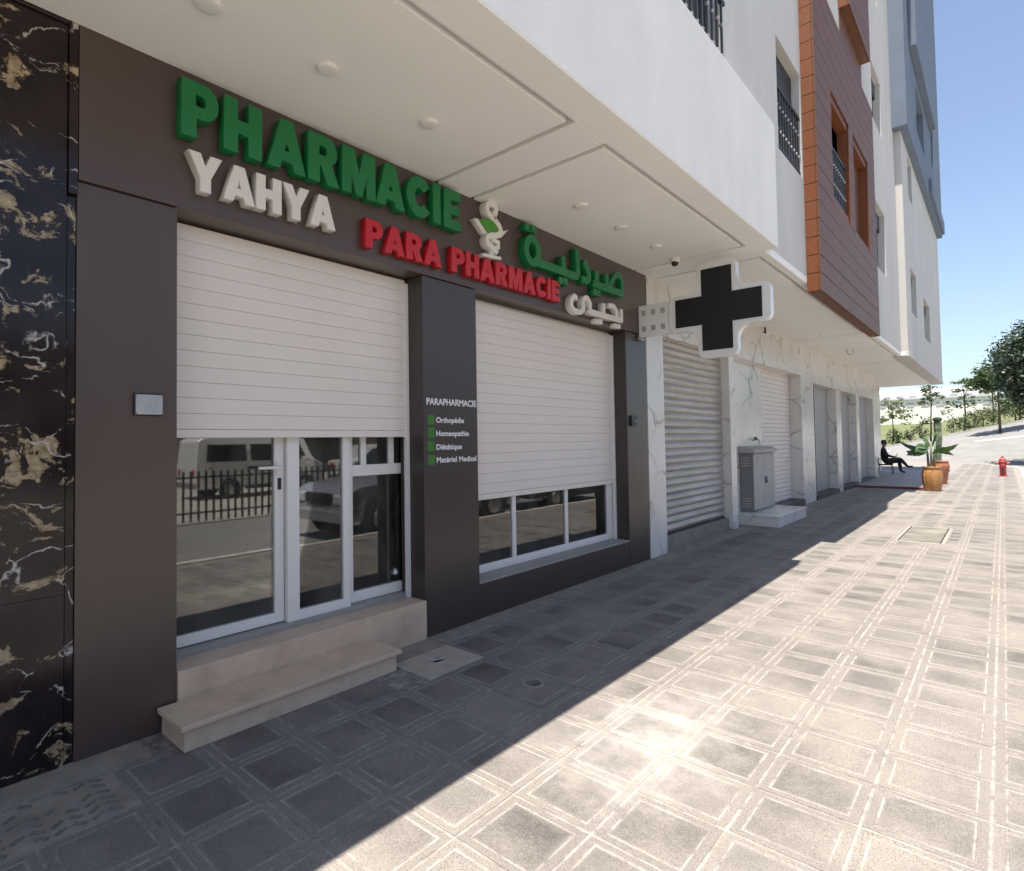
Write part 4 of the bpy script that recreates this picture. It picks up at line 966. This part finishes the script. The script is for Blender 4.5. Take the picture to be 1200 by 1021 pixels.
MB().box(PX+.08, PX+.56, PY-.23, PY+.23, .41, .45).build('seat', M['cloth_black'], t, bevel=.01)
MB().prism([(PX+.06, .45), (PX+.10, .45), (PX+.03, .98), (PX-.01, .98)], lambda a, z: (a, PY-.22, z), lambda a, z: (a, PY+.22, z)).build('backrest', M['cloth_black'], t, recalc=True)
for sx in (.10, .54):
    for sy in (-.21, .21): MB().tube([(PX+sx, PY+sy, .41), (PX+sx+(.04 if sx > .3 else -.05), PY+sy*1.05, .056)], .016, 6).build('leg', M['black'], t)
for sy in (-.24, .24): MB().tube([(PX+.05, PY+sy, .66), (PX+.45, PY+sy, .66), (PX+.48, PY+sy, .45)], .014, 6).build('armrest', M['black'], t)

# ------------------------------------------------------------------ trees and shrubs
def crown(blobs, n, size, rnd, flat=.0):
    b = MB(); tot = sum(bl[3]*bl[4]*bl[5] for bl in blobs)
    for (cx, cy, cz, rx_, ry_, rz_) in blobs:
        # leaves gather in clumps so that gaps stay open between them
        m = max(8, int(n*rx_*ry_*rz_/tot)); clumps = []
        for _ in range(max(5, m//26)):
            while True:
                p = Vector((rnd.uniform(-1, 1), rnd.uniform(-1, 1), rnd.uniform(-1, 1)))
                if .15 < p.length < 1: break
            clumps.append(p.normalized()*p.length**.45)
        for _ in range(m):
            c = rnd.choice(clumps); s = .20
            p = c + Vector((rnd.gauss(0, s), rnd.gauss(0, s), rnd.gauss(0, s)))
            q = Vector((cx+p.x*rx_, cy+p.y*ry_, cz+p.z*rz_))
            a = Vector((rnd.gauss(0, 1), rnd.gauss(0, 1), rnd.gauss(0, .6))).normalized(); e = a.cross(Vector((rnd.gauss(0, 1), rnd.gauss(0, 1), rnd.gauss(0, 1)))).normalized()
            L = size*rnd.uniform(.6, 1.25); W = L*.5
            b.quad(q-a*L*.5, q+e*W*.5, q+a*L*.5, q-e*W*.5)
    return b
def tree(name, x, y, h, blobs, n, size, m, label, seed, group, tr=.06, cat='tree', z=None, limbs=5):
    rnd = random.Random(seed); z0 = hgt(x, y) if z is None else z
    t = thing(name, label, cat, (x, y, z0), group)
    top = max(bl[2] for bl in blobs)
    tb = MB(); lean = rnd.uniform(-.1, .1)
    tb.tube([(x, y, z0-.1), (x+lean*.3, y, z0+h*.35), (x+lean, y, z0+h*.7), (x+lean*1.2, y, z0+h)], [tr*1.3, tr, tr*.75, tr*.3], 8)
    for i in range(limbs):
        bl = blobs[i % len(blobs)]; s = z0+h*rnd.uniform(.45, .75)
        e = (x+bl[0]+rnd.uniform(-.6, .6)*bl[3], y+bl[1]+rnd.uniform(-.6, .6)*bl[4], z0+bl[2]+rnd.uniform(-.3, .5)*bl[5])
        tb.tube([(x+lean*.7, y, s), ((x+e[0])/2, (y+e[1])/2, (s+e[2])/2+.1), e], [tr*.5, tr*.35, tr*.12], 6)
    tb.build('trunk', M['bark'], t, smooth=True)
    crown([(x+b_[0], y+b_[1], z0+b_[2], b_[3], b_[4], b_[5]) for b_ in blobs], n, size, rnd).build('crown', m, t)
    return t
G1 = 'young trees on the grass beyond the road'
tree('young_tree', -5.0, 78, 4.2, [(0, 0, 4.3, .8, .8, .5), (.4, 0, 3.4, .7, .7, .4), (-.4, 0, 2.6, .6, .6, .35)], 420, .24, M['leaf_olive'], 'thin yellowish tree nearest the building corner', 1, G1, .05)
tree('young_tree', -1.9, 78, 4.4, [(0, 0, 4.6, .9, .9, .6), (.5, 0, 3.8, .7, .7, .4), (-.5, 0, 3.5, .6, .6, .4)], 620, .25, M['leaf_mid'], 'young tree with round crown before the white factory', 2, G1, .06)
tree('young_tree', .9, 76, 4.3, [(0, 0, 4.4, 1.2, 1.2, .32), (.2, 0, 3.7, .9, .9, .28), (0, 0, 3.0, .6, .6, .25)], 700, .24, M['leaf_mid'], 'young flat topped tree in tiers, right of the factory', 3, G1, .06)
tree('young_tree', 2.9, 76, 4.0, [(0, 0, 4.0, 1.0, 1.0, .4), (-.4, 0, 3.2, .8, .8, .35)], 420, .24, M['leaf_olive'], 'sparse thin tree under the left edge of the big crown', 4, G1, .05)
tree('young_tree', 4.6, 70, 4.6, [(0, 0, 3.2, .5, .5, .4), (.2, 0, 2.2, .5, .5, .35)], 200, .22, M['leaf_shrub'], 'thin bare stemmed tree under the dark crown', 5, G1, .06)
tree('young_tree', -7.2, 80, 3.4, [(0, 0, 3.4, .7, .7, .45)], 250, .24, M['leaf_olive'], 'short sparse tree close beside the terrace end', 6, G1, .05)
tree('rounded_tree', 3.35, 60, 4.6, [(0, 0, 4.3, 1.25, 1.2, .9), (.9, .2, 4.4, 1.0, 1.0, .8), (-.9, 0, 3.7, .7, .8, .5)], 4200, .27, M['leaf_mid'], 'mid green rounded tree left of the big dark tree', 7, 'roadside trees', .07)
tree('dark_tree', 6.6, 47, 6.2, [(0, 0, 5.8, 2.7, 2.6, 2.4), (-2.0, 0, 6.0, 1.4, 1.4, 1.3), (-1.3, .3, 7.4, 1.3, 1.2, 1.0), (-1.3, 0, 4.3, 1.5, 1.3, 1.2), (-2.1, .2, 5.0, 1.1, 1.1, 1.0), (1.2, .5, 7.9, 1.8, 1.8, 1.2), (.8, 0, 4.2, 1.8, 1.8, 1.2)], 24000, .25, M['leaf_dark'], 'large dark leafy tree at the right edge', 8, 'roadside trees', .22, limbs=9)
G2 = 'clipped shrubs along the far verge'
rnd = random.Random(21)
lab = ['small dark upright shrub %s' % s for s in ('nearest the building corner', 'second from the building corner', 'third from the building corner, left of the cactus', 'behind the left leaves of the potted plant', 'just left of the cactus top', 'just right of the cactus top')]
for k, (x, y, h, w_) in enumerate(((-4.0, 68, 1.5, .45), (-3.55, 68, 1.2, .4), (-2.65, 68, 1.45, .42), (-1.85, 68, 1.4, .42), (.35, 68, 1.5, .5), (1.05, 68, 1.3, .45))):
    z0 = hgt(x, y); t = thing('shrub', lab[k], 'shrub', (x, y, z0), G2)
    MB().tube([(x, y, z0-.05), (x, y, z0+h*.7)], [.05, .02], 6).build('stem', M['bark'], t)
    crown([(x, y, z0+h*.55, w_, w_, h*.5)], 420, .16, rnd).build('foliage', M['leaf_shrub'], t)
G3 = 'loose bushes on the verge'
pos_b = [(2.2, 72, 1.5, 1.1), (3.2, 71, 1.7, 1.2), (4.3, 70, 1.8, 1.1), (5.2, 68.5, 1.5, .9), (6.0, 68, 1.4, .9), (1.5, 74, 1.3, .9)]
lb = ['grey green bush right of the cactus', 'bush below the sparse thin tree', 'bush below the rounded tree', 'bush near the right edge below the dark crown', 'rightmost low bush by the far kerb', 'low bush just behind the cactus']
for (x, y, h, w_), l_ in zip(pos_b, lb):
    z0 = hgt(x, y); t = thing('bush', l_, 'bush', (x, y, z0), G3)
    MB().tube([(x, y, z0-.05), (x+.05, y, z0+h*.6)], [.06, .02], 6).build('stem', M['bark'], t)
    crown([(x, y, z0+h*.55, w_*.8, w_*.8, h*.55), (x+.3, y, z0+h*.7, w_*.5, w_*.5, h*.45)], 700, .18, rnd).build('foliage', M['leaf_olive'] if l_.startswith('grey') else M['leaf_mid'], t)
# wooded hill strip far away
hm = MB(); rnd2 = random.Random(4)
for k in range(26):
    x = -40+k*4.2; y = 150+rnd2.uniform(-8, 8); z0 = hgt(x, y)
    cb = crown([(x, y, z0+1.6, 2.6, 2.6, 2.0)], 150, .7, rnd2); n0 = len(hm.v); hm.v += cb.v; hm.f += [tuple(n0+i for i in q) for q in cb.f]; hm.m += cb.m
o = hm.build('far_tree_line', M['leaf_mid']); tag(o, 'far line of low trees in front of the white factory', 'trees', kind='stuff')
# white factory on the rise
FX, FY = -14, 215
z0 = hgt(FX, FY)+3.6
t = thing('factory', 'long white factory building on the far hillside', 'building', (FX, FY, z0))
MB().box(-36, 1.5, FY, FY+40, z0-8, z0+5.2).build('wall', M['factory'], t)
MB().prism([(FY-.6, z0+5.2), (FY+20, z0+7.6), (FY+40.6, z0+5.2)], lambda a, z: (-36.6, a, z), lambda a, z: (2.1, a, z)).build('roof', M['factory_roof'], t, recalc=True)
MB().box(-36, 4, FY-14, FY-.61, z0-8, z0+2.6).build('annex', M['factory'], t); MB().box(-37, 4.4, FY-14.4, FY-.61, z0+2.61, z0+3.0).build('annex_roof', M['factory_roof'], t)
for i in range(12):
    MB().box(-34+i*3.1, -32.4+i*3.1, FY-14.1, FY-13.95, z0+.6, z0+1.7).build('window', M['far_dark'], t)
    MB().box(-34+i*3.0, -32.4+i*3.0, FY-.08, FY-.01, z0+3.4, z0+4.3).build('window', M['far_dark'], t)
z1 = hgt(10, 180); t = thing('far_house', 'pale low house behind the bushes at right', 'building', (10, 180, z1))
MB().box(3.5, 12, 180, 190, z1-2, z1+3.2).build('wall', M['factory'], t); MB().box(3.0, 12.5, 179.5, 190.5, z1+3.21, z1+3.6).build('roof', M['far_dark'], t)
for i in range(3): MB().box(4.4+i*2.6, 5.8+i*2.6, 179.9, 179.99, z1+.8, z1+2.1).build('window', M['far_dark'], t)

# ------------------------------------------------------------------ across the street (seen in the shop glass)
def car(x, y, L, W, H, prof, belt, glass_quads, m, label, wheel_r=.33, axles=(.8, 3.4), face=1, group=None, name='parked_car', z=-.15):
    """side profile prof in (along, height); built along +y from y, flipped when face=-1"""
    t = thing(name, label, 'van' if 'van' in name else 'car', (x+W/2, y+L/2, z), group)
    Y_ = lambda a: y+a if face > 0 else y+L-a
    def xw(h, s): k = 0 if h < belt else (h-belt)/(H-belt)*.16; return x+W/2+s*(W/2-k)
    b = MB(); n = len(prof)
    for s in (-1, 1):
        for a, h in prof: b.v.append((xw(h, s), Y_(a), z+h))
    b.f += [tuple(range(n)), tuple(range(2*n-1, n-1, -1))]; b.m += [0, 0]
    for i in range(n): j = (i+1) % n; b.f.append((i, j, n+j, n+i)); b.m.append(0)
    b.build('body', m, t, bevel=.05, recalc=True, seg=3)
    for s in (-1, 1):
        for qd in glass_quads:
            g = MB(); g.poly([(xw(h, s)+s*.006, Y_(a), z+h) for a, h in qd]); g.build('side_window', M['car_glass'], t)
        for ax in axles:
            wx = x+W/2+s*(W/2-.10)
            wh = MB(); wh.lathe([(wheel_r*.6, -.11), (wheel_r, -.09), (wheel_r, .09), (wheel_r*.6, .11)], (wx, Y_(ax), z+wheel_r), 22, axis='x'); wo = wh.build('wheel', M['tyre'], t)
            MB().lathe([(wheel_r*.58, 0), (wheel_r*.55, s*.02), (wheel_r*.15, s*.03)], (wx+s*.105, Y_(ax), z+wheel_r), 14, axis='x').build('rim', M['rim'], wo, recalc=True)
        hx = x+W/2+s*(W/2-.28)
        MB().box(hx-.17, hx+.17, min(Y_(-.012), Y_(.10)), max(Y_(-.012), Y_(.10)), z+.68, z+.86).build('headlight', M['lamp_glass'], t, bevel=.03)
        MB().box(hx-.10, hx+.10, min(Y_(L-.06), Y_(L+.012)), max(Y_(L-.06), Y_(L+.012)), z+.75, z+.98).build('tail_light', M['amber'], t, bevel=.02)
    for s in (-1, 1):                                # mirrors, door seams, handles, wheel arches, sill
        mx = xw(belt, s)+s*.09; my = Y_(glass_quads[0][0][0]+.18)
        MB().box(mx-.07, mx+.07, my-.06, my+.06, z+belt+.02, z+belt+.17).build('mirror', m, t, bevel=.025)
        for qd in glass_quads:
            a = max(q[0] for q in qd)+.03; MB().box(min(xw(.6, s), xw(.6, s)+s*.004), max(xw(.6, s), xw(.6, s)+s*.004), Y_(a)-.006, Y_(a)+.006, z+.42, z+belt-.02).build('door_seam', M['black'], t)
            MB().box(min(xw(.6, s), xw(.6, s)+s*.03), max(xw(.6, s), xw(.6, s)+s*.03), Y_(a-.16)-.07, Y_(a-.16)+.07, z+belt-.16, z+belt-.12).build('door_handle', M['black'], t, bevel=.008)
        for ax in axles: MB().lathe([(wheel_r*1.18, -.004), (wheel_r*1.18, .004)], (xw(.4, s)+s*.003, Y_(ax), z+wheel_r*1.04), 24, axis='x').build('wheel_arch', M['black'], t)
        MB().box(min(xw(.4, s), xw(.4, s)+s*.02), max(xw(.4, s), xw(.4, s)+s*.02), min(Y_(axles[0]+.5), Y_(axles[1]-.5)), max(Y_(axles[0]+.5), Y_(axles[1]-.5)), z+.30, z+.42).build('sill_trim', M['black'], t, bevel=.008)
    for a in (-.03, L-.07):
        MB().box(x+.06, x+W-.06, min(Y_(a), Y_(a+.1)), max(Y_(a), Y_(a+.1)), z+.38, z+.56).build('bumper', M['cab_dark'], t, bevel=.03)
    MB().box(x+W/2-.26, x+W/2+.26, min(Y_(-.036), Y_(-.03)), max(Y_(-.036), Y_(-.03)), z+.41, z+.52).build('number_plate', M['white_vinyl'], t)
    return t, Y_, xw
def front_glass(t, Y_, xw, p0, p1, z, name='windscreen'):
    (a0, h0), (a1, h1) = p0, p1; e = .012
    MB().poly([(xw(h0, -1)+.09, Y_(a0)-e*(1 if Y_(1) > Y_(0) else -1), z+h0+e), (xw(h0, 1)-.09, Y_(a0)-e*(1 if Y_(1) > Y_(0) else -1), z+h0+e), (xw(h1, 1)-.07, Y_(a1)-e*(1 if Y_(1) > Y_(0) else -1), z+h1+e), (xw(h1, -1)+.07, Y_(a1)-e*(1 if Y_(1) > Y_(0) else -1), z+h1+e)]).build(name, M['car_glass'], t)
suv = [(0, .35), (0, .62), (.06, .88), (.35, 1.0), (1.25, 1.10), (1.95, 1.66), (2.3, 1.72), (3.3, 1.70), (3.75, 1.66), (3.85, 1.12), (4.9, 1.08), (4.95, .55), (4.9, .32)]
gq = [[(1.45, 1.12), (2.02, 1.60), (2.45, 1.64), (2.45, 1.12)], [(2.52, 1.12), (2.52, 1.64), (3.45, 1.62), (3.55, 1.12)]]
c1, Y1, W1 = car(4.25, 6.1, 4.95, 1.80, 1.72, suv, 1.10, gq, M['car_silver'], 'silver pickup mirrored in the glass door', .38, (.85, 3.95), 1, 'vehicles parked across from the pharmacy', 'parked_pickup')
front_glass(c1, Y1, W1, (1.28, 1.11), (1.93, 1.63), -.15)
MB().box(4.75, 5.55, 6.085, 6.13, .52, .72).build('grille', M['black'], c1, bevel=.01); MB().box(4.30, 6.0, 6.04, 6.18, .20, .42).build('bumper', M['car_silver'], c1, bevel=.03)
sed = [(0, .32), (0, .60), (.10, .74), (1.05, .90), (1.75, 1.38), (2.2, 1.46), (3.0, 1.42), (3.7, 1.02), (4.2, .96), (4.28, .55), (4.2, .30)]
gq2 = [[(1.30, .92), (1.85, 1.34), (2.35, 1.38), (2.35, .92)], [(2.42, .92), (2.42, 1.38), (2.95, 1.35), (3.4, .98)]]
c2, Y2, W2 = car(4.3, 11.8, 4.28, 1.74, 1.46, sed, .90, gq2, M['car_dark'], 'dark car mirrored in the shop window', .31, (.78, 3.35), 1, 'vehicles parked across from the pharmacy')
front_glass(c2, Y2, W2, (1.08, .91), (1.73, 1.36), -.15); MB().box(4.7, 5.64, 11.785, 11.83, .28, .42).build('grille', M['black'], c2, bevel=.01)
van = [(0, .35), (0, .75), (.05, 1.05), (.45, 1.25), (.75, 1.92), (1.0, 2.02), (4.4, 2.02), (4.6, 1.9), (4.68, 1.0), (4.68, .35)]
gq3 = [[(.72, 1.22), (.98, 1.76), (1.55, 1.78), (1.55, 1.22)], [(1.72, 1.22), (1.72, 1.78), (2.85, 1.78), (2.85, 1.22)], [(3.0, 1.22), (3.0, 1.78), (4.3, 1.78), (4.38, 1.22)]]
c3, Y3, W3 = car(14.2, 7.7, 4.68, 1.7, 2.02, van, 1.15, gq3, M['van_white'], 'white minibus van mirrored in the left door pane', .31, (.8, 3.6), -1, 'vehicles parked across from the pharmacy', 'parked_van')
front_glass(c3, Y3, W3, (.47, 1.27), (.74, 1.86), -.15)
c4, Y4, W4 = car(14.0, 13.6, 4.95, 1.80, 1.72, suv, 1.10, gq, M['van_white'], 'white pickup mirrored behind the silver one', .38, (.85, 3.95), -1, 'vehicles parked across from the pharmacy', 'parked_pickup')
# fence on the far side of the street
fe = thing('bar_fence', 'dark iron bar fence across the street, mirrored in the door glass', 'fence', (9.3, 10, -.15))
MB().box(9.28, 9.32, -4, 26, .05, .09).build('rail', M['iron'], fe); MB().box(9.28, 9.32, -4, 26, .86, .90).build('rail', M['iron'], fe)
bb = MB(); bb.box(-.022, .022, -.022, .022, 0, 1.15); bm_ = bb.mesh('bar', M['iron'])
for i in range(170): inst('bar', bm_, fe, (9.3, -4+i*.176, -.13))
b = MB(); b.box(9.05, 30, -60, 45, -.165, -.13); o = b.build('forecourt', pm('pale_concrete_yard', (.36, .34, .31), .85, var=.15, scale=.6)); o['kind'] = 'structure'
b = MB(); b.box(26, 34, -25, 40, -.13, 6.5); t = thing('wall_building', 'grey building across the street, only mirrored in glass', 'building', (30, 8, -.13))
b.build('wall', M['cement_wall'], t)
for i in range(9): MB().box(25.93, 25.99, -20+i*6.5, -17+i*6.5, .2, 3.2).build('window', M['car_glass'], t)
